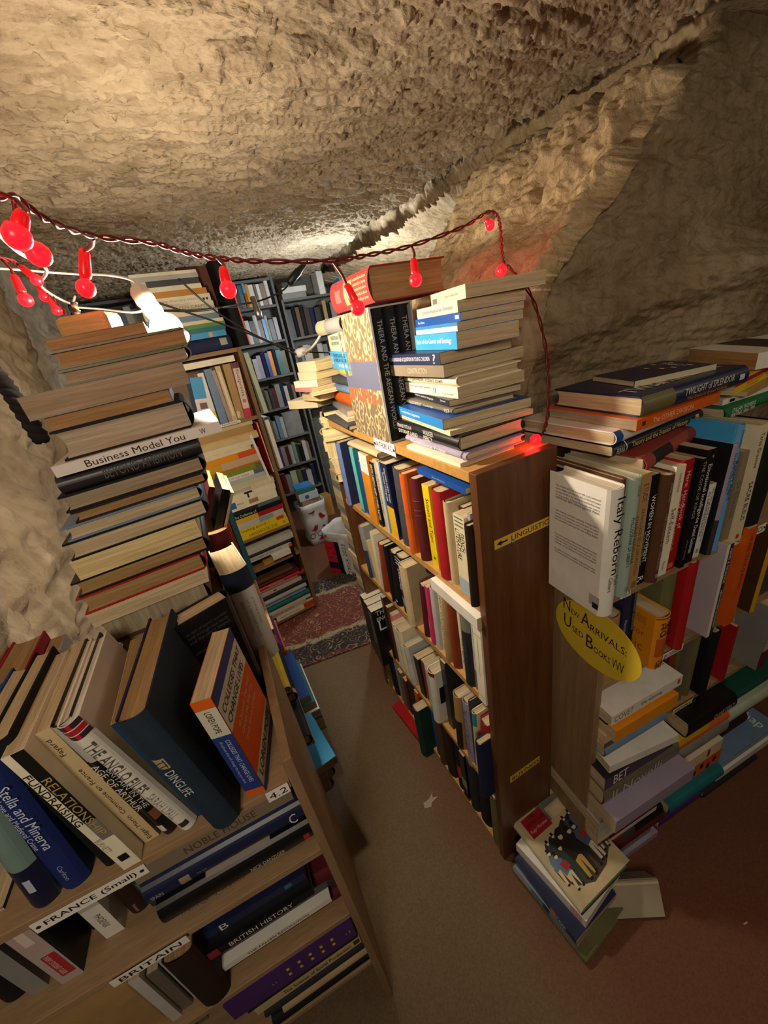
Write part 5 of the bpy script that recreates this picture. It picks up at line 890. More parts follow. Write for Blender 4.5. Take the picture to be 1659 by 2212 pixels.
*|25|hb|284 1500 2060|7274 35330 12690|10000 0 0 0|2a2a2e|g|
*|25|pb|400 1500 1894|7574 35329 12690|10000 0 0 0|1f6f78|g|
*|25|pb|394 1500 1794|7989 35457 12690|10000 0 0 0|6b6a42|g|
*|25|hb|409 1500 2029|5000 35427 10110|10000 0 0 0|5a1820|g|
*|25|pb|386 1500 1638|5424 35400 10110|10000 0 0 0|2a2a2e|g|t~HENSON~.1~.7~.6~c8c8c0~.5~1
*|25|pb|263 1500 1593|5824 35422 10110|10000 0 0 0|6b6a42|g|
*|25|hb|318 1500 1677|6102 35308 10110|10000 0 0 0|45464a|g|
*|25|pb|284 1500 1613|6434 35411 10110|10000 0 0 0|5e1216|g|
*|25|pb|426 1500 1900|6734 35365 10110|10000 0 0 0|8d8c88|g|
*|25|hb|281 1500 1904|7175 35370 10110|10000 0 0 0|1d2547|g|
*|25|pb|298 1500 1622|7471 35363 10110|10000 0 0 0|b8b8b4|g|
*|25|pb|317 1500 1767|7784 35483 10110|10000 0 0 0|111114|g|t~WILDE~.1~.6~.6~d8d8d0~.5~1
*|25|hb|267 1500 1614|8116 35317 10110|10000 0 0 0|8a7a66|g|
*|25|pb|285 1500 1859|5000 35493 7510|10000 0 0 0|2a2a2e|g|
*|25|pb|335 1500 2049|5300 35440 7510|10000 0 0 0|6b6a42|g|
*|25|hb|385 1500 1587|5650 35461 7510|10000 0 0 0|8d8c88|g|
grey-blue paperback, fourth from the left, fifth tier of the grey back shelves|25|pb|335 1500 1926|6050 35329 7510|10000 0 0 0|6f8aa8|g|
*|25|pb|285 1500 1806|6400 35310 7510|10000 0 0 0|b8b8b4|g|
*|25|hb|500 1500 2050|6720 35800 7510|7071 0 0 -7071|8d8c88|p|
*|25|pb|362 1500 1883|5000 35421 4960|10000 0 0 0|2a2a2e|g|
*|25|hb|376 1500 1682|5377 35425 4960|10000 0 0 0|4a2670|g|
*|25|pb|369 1500 1746|5768 35447 4960|10000 0 0 0|8d8c88|g|
*|25|pb|289 1500 1710|6152 35460 4960|10000 0 0 0|5e1216|g|
*|25|hb|374 1500 1778|6455 35411 4960|10000 0 0 0|b8b8b4|g|
*|25|pb|286 1500 1920|6844 35404 4960|10000 0 0 0|8d8c88|g|
*|25|pb|268 1500 1692|7144 35496 4960|10000 0 0 0|123a2e|g|
*|25|hb|309 1500 1603|7427 35365 4960|10000 0 0 0|111114|g|
*|25|pb|326 1500 1852|7751 35306 4960|10000 0 0 0|c4c2ba|g|
*|25|pb|292 1500 1635|8092 35460 4960|10000 0 0 0|8a7a66|g|
maroon hardback, first from the left, seventh tier of the grey back shelves|25|hb|506 1500 1962|5000 35377 2410|10000 0 0 0|5a1820|g|
*|25|pb|473 1500 1634|5521 35475 2410|10000 0 0 0|8d8c88|g|
*|25|pb|531 1500 1930|6009 35449 2410|10000 0 0 0|b9c6ae|g|
*|25|hb|499 1500 1858|6555 35457 2410|10000 0 0 0|6b6a42|g|
*|25|pb|400 1500 1796|7070 35413 2410|10000 0 0 0|1d2547|g|
*|25|pb|475 1500 1584|7484 35411 2410|10000 0 0 0|b8b8b4|g|
*|25|hb|409 1500 1998|7975 35441 2410|10000 0 0 0|1d2547|g|
*|26|pb|477 1500 2148|9300 35676 15260|10000 0 0 0|2a2a2e|g|
*|26|hb|324 1500 2338|9787 35574 15260|10000 0 0 0|111114|g|
*|26|pb|320 1500 2210|10121 35591 15260|10000 0 0 0|5a3a22|g|
*|26|hb|394 1500 2326|10451 35528 15260|10000 0 0 0|111114|g|
*|26|pb|436 1500 2107|10855 35606 15260|10000 0 0 0|2e1c12|g|
*|26|hb|410 1500 1967|11300 35602 15260|10000 0 0 0|1d2547|g|
*|26|pb|490 1500 1986|11720 35502 15260|10000 0 0 0|2a2a2e|g|
*|26|hb|315 1500 2130|12220 35695 15260|10000 0 0 0|111114|g|
*|26|pb|310 1500 2395|12545 35607 15260|10000 0 0 0|b08d5c|g|
*|26|hb|326 1500 2109|12865 35541 15260|10000 0 0 0|111114|g|
*|26|pb|457 1500 2171|13201 35558 15260|10000 0 0 0|8d8c88|g|
*|26|hb|356 1500 2333|13668 35653 15260|10000 0 0 0|8a3a1c|g|
*|26|pb|396 1500 2103|14034 35647 15260|10000 0 0 0|2a2a2e|g|
*|26|hb|514 1500 1940|14440 35532 15260|10000 0 0 0|5a3a22|g|
*|26|pb|380 1500 2154|9300 35514 12360|10000 0 0 0|2a2a2e|g|
*|26|hb|312 1500 2010|9690 35577 12360|10000 0 0 0|8d8c88|g|
*|26|pb|463 1500 2205|10011 35506 12360|10000 0 0 0|b8b8b4|g|
*|26|hb|310 1500 2126|10484 35675 12360|10000 0 0 0|cdb78c|g|
*|26|pb|501 1500 2083|10804 35677 12360|10000 0 0 0|2e1c12|g|
*|26|hb|504 1500 2103|11315 35649 12360|10000 0 0 0|c4c2ba|g|
*|26|pb|380 1500 1977|11830 35615 12360|10000 0 0 0|8d8c88|g|
*|26|hb|319 1500 2232|12220 35662 12360|10000 0 0 0|2a2a2e|g|
*|26|pb|501 1500 2124|12549 35523 12360|10000 0 0 0|8d8c88|g|
*|26|hb|499 1500 2335|13061 35694 12360|10000 0 0 0|b8b8b4|g|
*|26|pb|431 1500 2237|13569 35575 12360|10000 0 0 0|8a7a66|g|
*|26|hb|340 1500 2046|14010 35644 12360|10000 0 0 0|8d8c88|g|
*|26|pb|371 1500 2246|14360 35600 12360|10000 0 0 0|2a2a2e|g|
*|26|hb|399 1500 2384|14742 35533 12360|10000 0 0 0|8d8c88|g|
*|26|pb|407 1500 1980|9300 35687 9510|10000 0 0 0|111114|g|
*|26|hb|407 1500 2066|9717 35534 9510|10000 0 0 0|2a2a2e|g|
*|26|pb|431 1500 2099|10135 35525 9510|10000 0 0 0|8d8c88|g|
*|26|hb|307 1500 2096|10575 35617 9510|10000 0 0 0|2e1c12|g|
*|26|pb|414 1500 2350|10892 35682 9510|10000 0 0 0|2a2a2e|g|
*|26|hb|506 1500 2300|11317 35596 9510|10000 0 0 0|111114|g|
*|26|pb|415 1500 2099|11833 35580 9510|10000 0 0 0|8d8c88|g|
*|26|hb|309 1500 2299|12258 35549 9510|10000 0 0 0|45464a|g|
*|26|pb|306 1500 2133|12577 35644 9510|10000 0 0 0|2a2a2e|g|
*|26|hb|396 1500 2082|12893 35632 9510|10000 0 0 0|8a7a66|g|
*|26|pb|336 1500 1906|13299 35618 9510|10000 0 0 0|111114|g|
*|26|hb|417 1500 2333|13645 35583 9510|10000 0 0 0|2a2a2e|g|
grey-white book lying flat, lowest on the upper dark back shelf top|27|pb|400 1400 2000|11300 35400 18120|7071 0 -7071 0|8d8c88|p|
white book lying flat on the grey-white one, above the dark back shelves|27|pb|400 1400 2000|11400 35400 18530|7071 0 -7071 0|e6e2d8|p|
dark grey book lying flat, third of the heap above the dark back shelves|27|pb|350 1400 1900|11400 35400 18940|7071 0 -7071 0|45464a|p|
*|27|pb|500 1400 1650|12500 35400 18120|10000 0 0 0|e6e2d8|p|
*|27|hb|450 1400 1650|14400 35400 18120|10000 0 0 0|3f9fd6|p|
*|27|hb|850 1400 1650|14870 35400 18120|10000 0 0 0|c99a1c|p|B~s~0~.2~0~1~1f7f9c
*|27|hb|500 1400 1200|14300 35400 18120|7071 0 -7071 0|1d2547|p|
*|28|pb|434 1400 1707|-4700 35005 17000|10000 0 0 0|111114|g|
*|28|pb|412 1400 1790|-4256 35013 17000|10000 0 0 0|5a1820|g|
*|28|pb|355 1400 1850|-3834 35067 17000|10000 0 0 0|d98a90|g|
*|28|pb|408 1400 2055|-3469 35073 17000|10000 0 0 0|2a2a2e|g|
*|28|pb|362 1400 1931|-3051 35000 17000|10000 0 0 0|1d2547|g|
*|28|pb|386 1400 1827|-2679 35077 17000|10000 0 0 0|b8b8b4|g|
*|28|pb|346 1400 1922|-2283 35125 17000|10000 0 0 0|6f8aa8|g|
*|28|pb|430 1400 2083|-1926 35071 17000|10000 0 0 0|e6e2d8|g|
*|28|pb|419 1400 1877|-1487 35043 17000|10000 0 0 0|b8b8b4|g|
*|28|pb|447 1400 1998|-1058 35189 17000|10000 0 0 0|8d8c88|g|
*|28|pb|300 1300 2600|-1000 34300 17000|7071 0 0 -7071|b8b81e|w|
first black volume lettered THERA in the patterned slipcase, nearest the aisle|29|hb|300 1900 2820|3895 8240 12505|10000 0 0 0|111114|p|t~THERA AND THE AEGEAN WORLD~.08~.9~.4~a8a49a~.5~1
middle black volume lettered THERA in the patterned slipcase|29|hb|300 1900 2820|4200 8240 12505|10000 0 0 0|111114|p|t~THERA AND THE AEGEAN WORLD~.08~.9~.4~a8a49a~.5~1
innermost black volume lettered THERA in the patterned slipcase|29|hb|300 1900 2820|4505 8240 12505|10000 0 0 0|111114|p|t~THERA AND THE AEGEAN WORLD~.08~.9~.4~a8a49a~.5~1
huge red leather dictionary with gilt lettering lying on the patterned slipcase|7|hb|640 1800 2200|3880 10200 16060|5000 5000 5000 -5000|8e2f2c|d|t~words and quotations~.04~.34~.12~e0b87a~.2~1^t~words and quotations~.04~.34~.12~e0b87a~.35~1^t~words and quotations~.04~.34~.12~e0b87a~.5~1^t~words and quotations~.04~.34~.12~e0b87a~.65~1^t~words and quotations~.04~.34~.12~e0b87a~.8~1^B~s~.38~.6~.15~.85~a88a60^B~s~.7~.85~.3~.7~b85a50
"""  # pinkish middle-shelf paperback: its black cover paints in the shade on its side

class Merge:
    """collects the small, far-off books into one mesh; each face keeps its own cover, page or ink colour"""
    def __init__(s): s.v = []; s.f = []; s.c = []; s.m = []
    def add(s, me, M, color, mi):
        n = len(s.v); s.v += [tuple(M @ v.co) for v in me.vertices]
        for p in me.polygons: s.f.append(tuple(n+i for i in p.vertices)); s.c += [color]*len(p.vertices); s.m.append(mi)
    def build(s, name, mats):
        me = mesh(name, s.v, s.f); a = me.color_attributes.new('tint', 'FLOAT_COLOR', 'CORNER')
        a.data.foreach_set('color', np.array(s.c, np.float32).ravel()); me.polygons.foreach_set('material_index', s.m)
        for m in mats: me.materials.append(m)
        return obj(name, me)
def tint_copy(m, name):
    c = m.copy(); c.name = name; t = c.node_tree
    for nd in [q for q in t.nodes if q.type == 'OBJECT_INFO']:
        at = t.nodes.new('ShaderNodeAttribute'); at.attribute_name = 'tint'
        for l in list(nd.outputs['Color'].links): t.links.new(at.outputs['Color'], l.to_socket)
        t.nodes.remove(nd)
    return c
far = Merge()
for ln in BOOKS.strip().split('\n'):
    a = ln.split('|'); n_ = lambda t: [int(q)/1e4 for q in t.split()]
    T_, W_, Lh = n_(a[3]); decs = [q.split('~') for q in a[8].split('^')] if a[8] else []
    if a[0] != '*':
        make_book(a[0], GROUPS[int(a[1])], a[2], (T_, W_, Lh), n_(a[4]), n_(a[5]), a[6], a[7], decs)
    else:
        q = Quaternion(n_(a[5])); q.normalize(); Mx = Matrix.Translation(Vector(n_(a[4]))) @ q.to_matrix().to_4x4(); st_ = a[2]
        far.add(cover_mesh(st_, T_, W_, Lh), Mx, lin(a[6]), 1 if st_ != 'hb' else 0); far.add(page_mesh(st_, T_, W_, Lh), Mx, lin(PAGE[a[7]]), 2)
        for k_, d_ in enumerate([x for x in decs if x[0] == 'B']):
            far.add(band_mesh(st_, T_, W_, Lh, d_[1], *map(float, d_[2:6]), k_), Mx, lin(d_[6]), 1)
fb = far.build('books', [tint_copy(M_CLOTH, 'small_book_cloth'), tint_copy(M_GLOSS, 'small_cover_card'), tint_copy(M_PAGES, 'small_page_block')])
tag(fb, 'the many small far-off or half-hidden books filling the back shelves and deep rows', 'books', None, 'stuff')
# ------------------------------------------------------------------ slipcase of the three black volumes
sl = empty('slipcase', (.384, .82, 1.2465)); tag(sl, 'patterned slipcase holding three black volumes, on the brown bookcase', 'slipcase')
k = NT('peacock_feather_print'); v = k.coord('Object', (1, 1, 1)); sp = k.n('ShaderNodeSeparateXYZ'); k.l(v, sp.inputs[0])
wv = k.n('ShaderNodeTexVoronoi', feature='F1'); wv.inputs['Scale'].default_value = 48; k.l(k.coord('Object', (1, 1.0, .62)), wv.inputs['Vector'])
ring = k.n('ShaderNodeMath', operation='SINE'); mu = k.n('ShaderNodeMath', operation='MULTIPLY'); k.l(wv.outputs['Distance'], mu.inputs[0]); mu.inputs[1].default_value = 15; k.l(mu.outputs[0], ring.inputs[0])
pat = k.ramp(ring.outputs[0], [(.0, (.17, .13, .07)), (.45, (.36, .27, .14)), (.75, (.46, .36, .21))])
zr = k.n('ShaderNodeMapRange'); zr.inputs[1].default_value = 0; zr.inputs[2].default_value = .29; k.l(sp.outputs['Z'], zr.inputs[0])
band = k.ramp(zr.outputs[0], [(.0, (0, 0, 0)), (.415, (0, 0, 0)), (.42, (1, 1, 1)), (.63, (1, 1, 1)), (.635, (0, 0, 0))]); band.node.color_ramp.interpolation = 'CONSTANT'
rust = k.ramp(zr.outputs[0], [(.0, (0, 0, 0)), (.30, (0, 0, 0)), (.31, (1, 1, 1)), (.415, (1, 1, 1)), (.63, (.0, 0, 0)), (.64, (1, 1, 1)), (.70, (0, 0, 0))])
r2 = k.n('ShaderNodeMath', operation='MULTIPLY'); k.l(rust, r2.inputs[0]); k.l(k.ramp(k.noise(k.coord('Object', (1, 1, .5)), 42, 1), [(.44, (0, 0, 0)), (.5, (1, 1, 1))]), r2.inputs[1])
c1 = k.mix(pat, (.36, .11, .045, 1), r2.outputs[0]); c2 = k.mix(c1, (.12, .125, .19, 1), band); k.l(c2, k.p.inputs['Base Color']); k.p.inputs['Roughness'].default_value = .35
t = .0035
MB().box((0, 0, 0), (t, .20, .29)).build('printed_side', k.m, sl); MB().box((.1005, 0, 0), (.104, .20, .29)).build('side', M_PAPER, sl, (.5, .5, .48, 1))
MB().box((t, 0, 0), (.1005, .20, t)).build('base', M_PAPER, sl, (.5, .5, .48, 1)); MB().box((t, 0, .2865), (.1005, .20, .29)).build('top', M_PAPER, sl, (.42, .42, .40, 1)); MB().box((t, .197, t), (.1005, .20, .2865)).build('back', M_PAPER, sl, (.4, .4, .4, 1))
MB().box((-.0006, -.0008, 0), (.0042, -.0002, .29)).build('edge_band', M_PAPER, sl, (.72, .72, .70, 1))
# ------------------------------------------------------------------ crowd drawn on the cover of the illustrated hardback
def cover_crowd(book, T, W, L):
    rr = random.Random(7); k_ = [0]; x = T+.0011
    def poly(nm, pts, col):
        k_[0] += 1; e = x+k_[0]*.000012; m = MB(); m.v = [(e, u*W, L*(1-v)) for u, v in pts]; n = len(pts)
        ar = sum(pts[i][0]*pts[(i+1) % n][1]-pts[(i+1) % n][0]*pts[i][1] for i in range(n))
        m.f = [tuple(range(n)) if ar < 0 else tuple(range(n))[::-1]]; return m.build(nm, M_INK, book, lin(col))
    def ell(nm, cx, cy, rx, ry, col, n=12): return poly(nm, [(cx+rx*math.cos(2*math.pi*i/n), cy+ry*math.sin(2*math.pi*i/n)) for i in range(n)], col)
    poly('ground_shadow', [(.03, .66), (.2, .58), (.5, .52), (.9, .5), (.97, .62), (.96, .80), (.7, .90), (.4, .93), (.15, .86), (.04, .78)], '4a4034')
    poly('dark_crowd', [(.10, .52), (.16, .455), (.22, .475), (.28, .435), (.36, .455), (.44, .42), (.52, .425), (.60, .395), (.70, .40), (.80, .375), (.90, .40), (.97, .46), (.96, .66), (.75, .74), (.5, .72), (.25, .66), (.08, .60)], '2a2622')
    def person(cx, top, h, coat, legs, lean=0, bend=0, hat='181412'):
        w = h*.20; hx = cx+lean*h
        poly('printed_legs', [(cx-w*.75, top+h*.52), (cx+w*.75, top+h*.52), (cx+w*.95-bend, top+h*.98), (cx+w*.45-bend, top+h*.98), (cx+w*.05, top+h*.62), (cx-w*.45+bend, top+h*.99), (cx-w*.95+bend, top+h*.98)], legs)
        poly('printed_coat', [(hx-w*.6, top+h*.20), (hx+w*.6, top+h*.20), (hx+w*1.15, top+h*.32), (cx+w*1.05, top+h*.60), (cx+w*.2, top+h*.57), (cx-w*.95, top+h*.62), (hx-w*1.15, top+h*.34)], coat)
        ell('printed_face', hx, top+h*.13, w*.42, h*.055, 'e0c6a4'); poly('printed_hat', [(hx-w*.62, top+h*.085), (hx-w*.34, top+h*.075), (hx-w*.32, top-h*.01), (hx+w*.32, top-h*.01), (hx+w*.34, top+h*.075), (hx+w*.62, top+h*.085), (hx+w*.5, top+h*.10), (hx-w*.5, top+h*.10)], hat)
        for s_ in (-1, 1): ell('printed_shoe', cx+s_*w*.7-bend*s_, top+h*.99, w*.34, h*.028, '1c1612')
    for a in [(.20, .44, .26, '2f3a36', '3a342c'), (.34, .42, .28, '262220', '5a4c38'), (.66, .375, .26, '3c4a5c', '4a4238'), (.80, .36, .28, '5a6470', '6a5a44'), (.91, .39, .27, '7a5a44', '57493a')]: person(*a)
    for a in [(.10, .50, .32, '62809c', 'd8c6a0', .05, .01), (.19, .55, .34, '5a7894', 'd2c09c', -.05), (.30, .52, .36, '2c4038', '2c4038', .02), (.44, .44, .46, '241f1c', 'b8924c', -.03, .012), (.58, .46, .42, '1f2226', '2a2622', .03), (.74, .46, .40, '4c5e74', 'd6cdb8', -.10, .02), (.88, .48, .34, '3c4656', 'c8bca4', .04)]: person(*a)
    poly('printed_sash', [(.15, .66), (.25, .65), (.27, .72), (.17, .735)], 'a82c2c'); poly('printed_sash', [(.69, .585), (.79, .58), (.80, .63), (.70, .64)], 'a82c2c')
    for u in (.05, .62, .72, .82): poly('printed_brick', [(u, .03+.02*rr.random()), (u+.09, .03), (u+.09, .075), (u, .08)], 'a8966c')
    poly('printed_pediment', [(.04, .10), (.40, .045), (.47, .10), (.44, .14), (.06, .155)], 'ad9a70'); poly('printed_pediment', [(.06, .115), (.39, .07), (.43, .105), (.08, .14)], 'd0c098')
for o_ in list(COL.objects):
    if 'titled The Jockey Club' in o_.get('label', ''):
        pg_ = [c for c in o_.children if c.name.startswith('cover')][0].dimensions
        cv_ = [c for c in o_.children if c.name.startswith('cover') and 'panel' not in c.name and 'title' not in c.name][0].data
        xs = np.array([tuple(v_.co) for v_ in cv_.vertices]); cover_crowd(o_, xs[:, 0].max(), xs[:, 1].max(), xs[:, 2].max())
# ------------------------------------------------------------------ rug
def rug():
    n = 64; P = []
    cxr_, cyr_ = .27, 2.02
    def cubic(t):
        hx, hy, r = .345, .36, .16
        return t
    pts = []
    hx, hy, rad_ = .36, .375, .14; ang = math.radians(-9)
    for cx0, cy0, a0 in ((hx-rad_, hy-rad_, 0), (-hx+rad_, hy-rad_, 90), (-hx+rad_, -hy+rad_, 180), (hx-rad_, -hy+rad_, 270)):
        for i in range(10):
            a = math.radians(a0+90*i/9); pts.append((cx0+rad_*math.cos(a), cy0+rad_*math.sin(a)))
    n = len(pts); m = MB(); m.v = [(x, y, .009) for x, y in pts]+[(x, y, 0) for x, y in pts]
    m.f = [tuple(range(n))]+[(i, i+n, (i+1) % n+n, (i+1) % n) for i in range(n)]
    k = NT('floral_carpet_pile'); v = k.coord(); sp = k.n('ShaderNodeSeparateXYZ'); k.l(v, sp.inputs[0])
    def absn(s_):
        a = k.n('ShaderNodeMath', operation='ABSOLUTE'); k.l(s_, a.inputs[0]); return a.outputs[0]
    nz = k.noise(k.coord(), 12, 2); off = k.n('ShaderNodeMath', operation='MULTIPLY_ADD'); k.l(nz, off.inputs[0]); off.inputs[1].default_value = .09
    yy = absn(sp.outputs['Y']); k.l(yy, off.inputs[2])
    zone = k.ramp(off.outputs[0], [(.0, (.17, .035, .022)), (.225, (.15, .03, .02)), (.24, (.36, .29, .17)), (.262, (.36, .29, .17)), (.275, (.028, .02, .02)), (.395, (.028, .02, .02)), (.41, (.13, .03, .025))])
    vo = k.n('ShaderNodeTexVoronoi'); vo.inputs['Scale'].default_value = 17; k.l(v, vo.inputs['Vector'])
    rg = k.n('ShaderNodeMath', operation='SINE'); mm = k.n('ShaderNodeMath', operation='MULTIPLY'); k.l(vo.outputs['Distance'], mm.inputs[0]); mm.inputs[1].default_value = 26; k.l(mm.outputs[0], rg.inputs[0])
    fl = k.ramp(rg.outputs[0], [(.55, (0, 0, 0)), (.75, (1, 1, 1))])
    hue = k.ramp(k.noise(v, 20, 1), [(.4, (.34, .27, .16)), (.55, (.05, .035, .04)), (.65, (.28, .17, .11))])
    fa = k.n('ShaderNodeMath', operation='MULTIPLY'); k.l(fl, fa.inputs[0]); fa.inputs[1].default_value = .75
    k.l(k.mix(zone, hue, fa.outputs[0]), k.p.inputs['Base Color']); k.p.inputs['Roughness'].default_value = .95
    k.l(k.bump(k.noise(v, 300, 2), .4, .004), k.p.inputs['Normal'])
    o = m.build('rug', k.m); o.location = (.27, 2.0, -.0295); o.rotation_euler = (0, 0, ang)
    tag(o, 'red and black floral rug with rounded corners on the aisle floor', 'rug')
rug()
# ------------------------------------------------------------------ bags
def bag(name, label, loc, yaw, w, d, h, mat, color, decor, flare=.02):
    r = empty(name, loc); r.rotation_euler = (0, 0, yaw); tag(r, label, 'bag')
    rings = []; rr = random.Random(4)
    for j in range(9):
        z = h*j/8; e = flare*(j/8)+.006*math.sin(j*1.9); ring = []
        for i in range(28):
            t = 2*math.pi*i/28; cx, sy = math.cos(t), math.sin(t); q = (abs(cx)**6+abs(sy)**6)**(-1/6)
            wob = 1+.02*math.sin(5*t+j)+.012*math.sin(9*t-j*2)
            ring.append(((w/2+e)*cx*q*wob, (d/2+e)*sy*q*wob, z))
        rings.append(ring)
    m = MB(); m.loft(rings, True, False); m.f.append(tuple(range(28))[::-1])
    bd = m.build('bag_body', mat, r, color, True)
    so = bd.modifiers.new('skin', 'SOLIDIFY'); so.thickness = .0015
    decor(r, bd); return r
def bird(parent, x, z, s, y, flip=1):
    """small red bird printed on the bag front"""
    m = MB(); P = [(-1, -.1), (-.5, .1), (-.1, .55), (.15, .95), (.5, 1.0), (.7, .8), (1.0, .7), (.65, .6), (.7, .2), (.45, -.25), (.1, -.4), (-.4, -.3)]
    m.v = [(x+flip*p*s, y, z+q*s) for p, q in P]; m.f = [tuple(range(len(P)))] if flip < 0 else [tuple(range(len(P)))[::-1]]
    o = m.build('printed_bird', M_INK, parent, lin('8e1420'))
    for dx in (-.1, .25):
        MB().box((x+flip*(dx-.03)*s, y-.0002, z-.95*s), (x+flip*(dx+.03)*s, y+.0002, z-.3*s)).build('bird_leg', M_INK, o, lin('2a1a1a'))
def dec1(r, bd):
    for x, z, s, f in [(-.03, .30, .038, 1), (.045, .235, .036, -1), (-.04, .15, .036, 1), (.05, .13, .03, -1), (.0, .055, .036, 1)]: bird(bd, x, z, s, -.086, f)
    for dx in (-.075, -.01):   # the bicycle under the third bird
        m = MB(); n = 18; m.v = [(dx+.024*math.cos(2*math.pi*i/n), -.0865, .098+.024*math.sin(2*math.pi*i/n)) for i in range(n)]+[(dx+.019*math.cos(2*math.pi*i/n), -.0865, .098+.019*math.sin(2*math.pi*i/n)) for i in range(n)]
        m.f = [(i, (i+1) % n, (i+1) % n+n, i+n) for i in range(n)]; m.build('printed_wheel', M_INK, bd, lin('221a1a'))
bag('shopping_bag', 'white plastic shopping bag printed with red birds, standing by the back shelves', (.585, 2.955, -.03), .12, .17, .14, .37, M_PLAST, (.62, .63, .64, 1), dec1)
for k_, (lab, cc, t_, hh) in enumerate([('white box-like book with a small bird emblem lying in the bird-printed bag', 'b9c6d6', .06, .0), ('green book lying in the bird-printed bag', '3f6a4c', .03, .061), ('blue and green glossy booklet topmost in the bird-printed bag', '2f7fc0', .015, .092)]):
    q = Matrix(((1, 0, 0), (0, 1, 0), (0, 0, 1))).to_quaternion()
    # lying: thickness up, spine to the front, head to the left
    Rm_ = Matrix(((0, 0, -1), (0, 1, 0), (1, 0, 0))).to_quaternion()
    dec = [['B', 'f', '.25', '.7', '.3', '.7', '5a6474'], ['B', 's', '.3', '.5', '.2', '.7', '4a5058']] if k_ == 0 else []
    make_book(lab, 'books in the bird-printed bag', 'pb', (t_, .13, .155-.01*k_), (.66-.012*k_, 2.90+.006*k_, .365+hh), Rm_, cc, 'w', dec)
MB_ = None
bx = MB().box((-.075, -.055, 0), (.075, .055, .392)).build('cardboard_box', M_PAPER, None, (.30, .21, .12, 1)); bx.location = (.585, 2.96, -.028); bx.rotation_euler = (0, 0, .12)
tag(bx, 'cardboard box inside the bird-printed bag, carrying the books on top', 'box')
def dec2(r, bd):
    def panel(nm, x0, x1, z0, z1, c, y=-.115):
        m = MB(); m.v = [(x0, y, z0), (x1, y, z0), (x1, y, z1), (x0, y, z1)]; m.f = [(0, 1, 2, 3)]; return m.build(nm, M_INK, bd, lin(c))
    panel('red_print', -.13, -.045, .10, .27, 'c8222a'); panel('navy_print', -.13, -.045, .045, .10, '1a1e48'); panel('red_print', -.13, -.045, .01, .045, 'c8222a'); panel('black_print', -.045, -.01, .0, .27, '0e0e12')
    for i, (x, z) in enumerate([(-.11, .13), (-.075, .17), (-.1, .21), (-.06, .13), (-.06, .23)]): panel('scribble', x, x+.025, z, z+.008, '3a2a80', -.1156)
    c = panel('strap_print', .0, .05, .0, .30, 'dcdcdc', -.1155)
    lettering('France 2023', c, (.045, -.1162, .01), (0, 0, 1), (-1, 0, 0), .25, .032, lin('14141a'), 'strap_lettering')
    lettering('8', c, (-.09, -.1162, .30), (0, 0, 1), (-1, 0, 0), .02, .02, lin('14141a'), 'strap_lettering')
bag('tote_bag', 'white tote bag with red and navy print and France 2023 on its strap', (.665, 2.36, -.03), -.95, .27, .20, .34, M_PAPER, (.62, .61, .60, 1), dec2, .012)
# ------------------------------------------------------------------ string of red lights
def string_light(label, path, bulbs, group=None):
    r = empty('string_light', (0, 0, 0)); tag(r, label, 'string lights', group)
    P = smooth_path(path, 26); fr = []
    A_, B_ = [], []
    for i, p in enumerate(P):
        d = (P[min(i+1, len(P)-1)]-P[max(i-1, 0)]).normalized(); a = d.cross(Vector((0, 0, 1)));
        if a.length < .1: a = d.cross(Vector((1, 0, 0)))
        a.normalize(); b = d.cross(a); t = i*.33
        A_.append(p+(a*math.cos(t)+b*math.sin(t))*.0022); B_.append(p-(a*math.cos(t)+b*math.sin(t))*.0022)
    MB().tube(A_, .0017, 6).build('cable', M_REDW, r, None, True); MB().tube(B_, .0017, 6).build('cable', M_REDW, r, None, True)
    for tip, top, root_, sc in bulbs:
        tip, top = Vector(tip), Vector(top); d = tip-top; L = d.length; d.normalize()
        R = .0105*sc
        k = MB().lathe([(0, .0042*sc), (.004*sc, .0058*sc), (L*.52, .0068*sc), (L*.56, .0060*sc), (L*.60, .0052*sc)], top, d, 14).build('socket', M_REDP, r, None, True)
        prof = [(L-R*1.75, .0050*sc)]+[(L-R+R*math.sin(a), R*math.cos(a)) for a in [math.radians(x) for x in (-55, -35, -15, 5, 25, 45, 65, 82, 90)]]
        MB().lathe(prof, top, d, 16).build('bulb', M_REDGLOW, r, None, True)
        if root_: MB().tube(smooth_path([root_, (Vector(root_)+top)/2+Vector((.003, 0, -.002)), top+d*.002], 4), .0022*sc, 6).build('lead', M_REDW, r, None, True)
    return r
string_light('string of red bulbs sagging across the room from the left edge to the rock wall',
 [(-.16, .46, 1.655), (-.083, .504, 1.650), (-.078, .543, 1.659), (-.064, .58, 1.650), (-.034, .638, 1.649), (.025, .658, 1.642), (.059, .649, 1.627), (.096, .64, 1.615), (.148, .638, 1.606), (.251, .626, 1.595), (.317, .636, 1.598), (.416, .674, 1.61), (.57, .733, 1.64), (.690, .80, 1.674), (.728, .815, 1.668), (.735, .815, 1.640), (.715, .79, 1.60), (.650, .715, 1.570)],
 [((-.0865, .482, 1.608), (-.070, .487, 1.634), (-.074, .51, 1.648), 1.0), ((-.0735, .519, 1.6035), (-.094, .540, 1.640), (-.080, .535, 1.655), 1.0),
  ((-.079, .74, 1.603), (-.058, .745, 1.660), (-.036, .640, 1.648), 1.15), ((.091, .604, 1.564), (.0945, .616, 1.600), (.096, .637, 1.613), 1.0), ((.262, .586, 1.518), (.255, .603, 1.560), (.250, .625, 1.593), 1.0), ((.394, .640, 1.547), (.404, .655, 1.588), (.414, .672, 1.608), 1.0), ((.700, .800, 1.643), (.688, .808, 1.665), None, .95), ((.625, .700, 1.548), (.640, .706, 1.566), (.650, .715, 1.572), 1.0)])
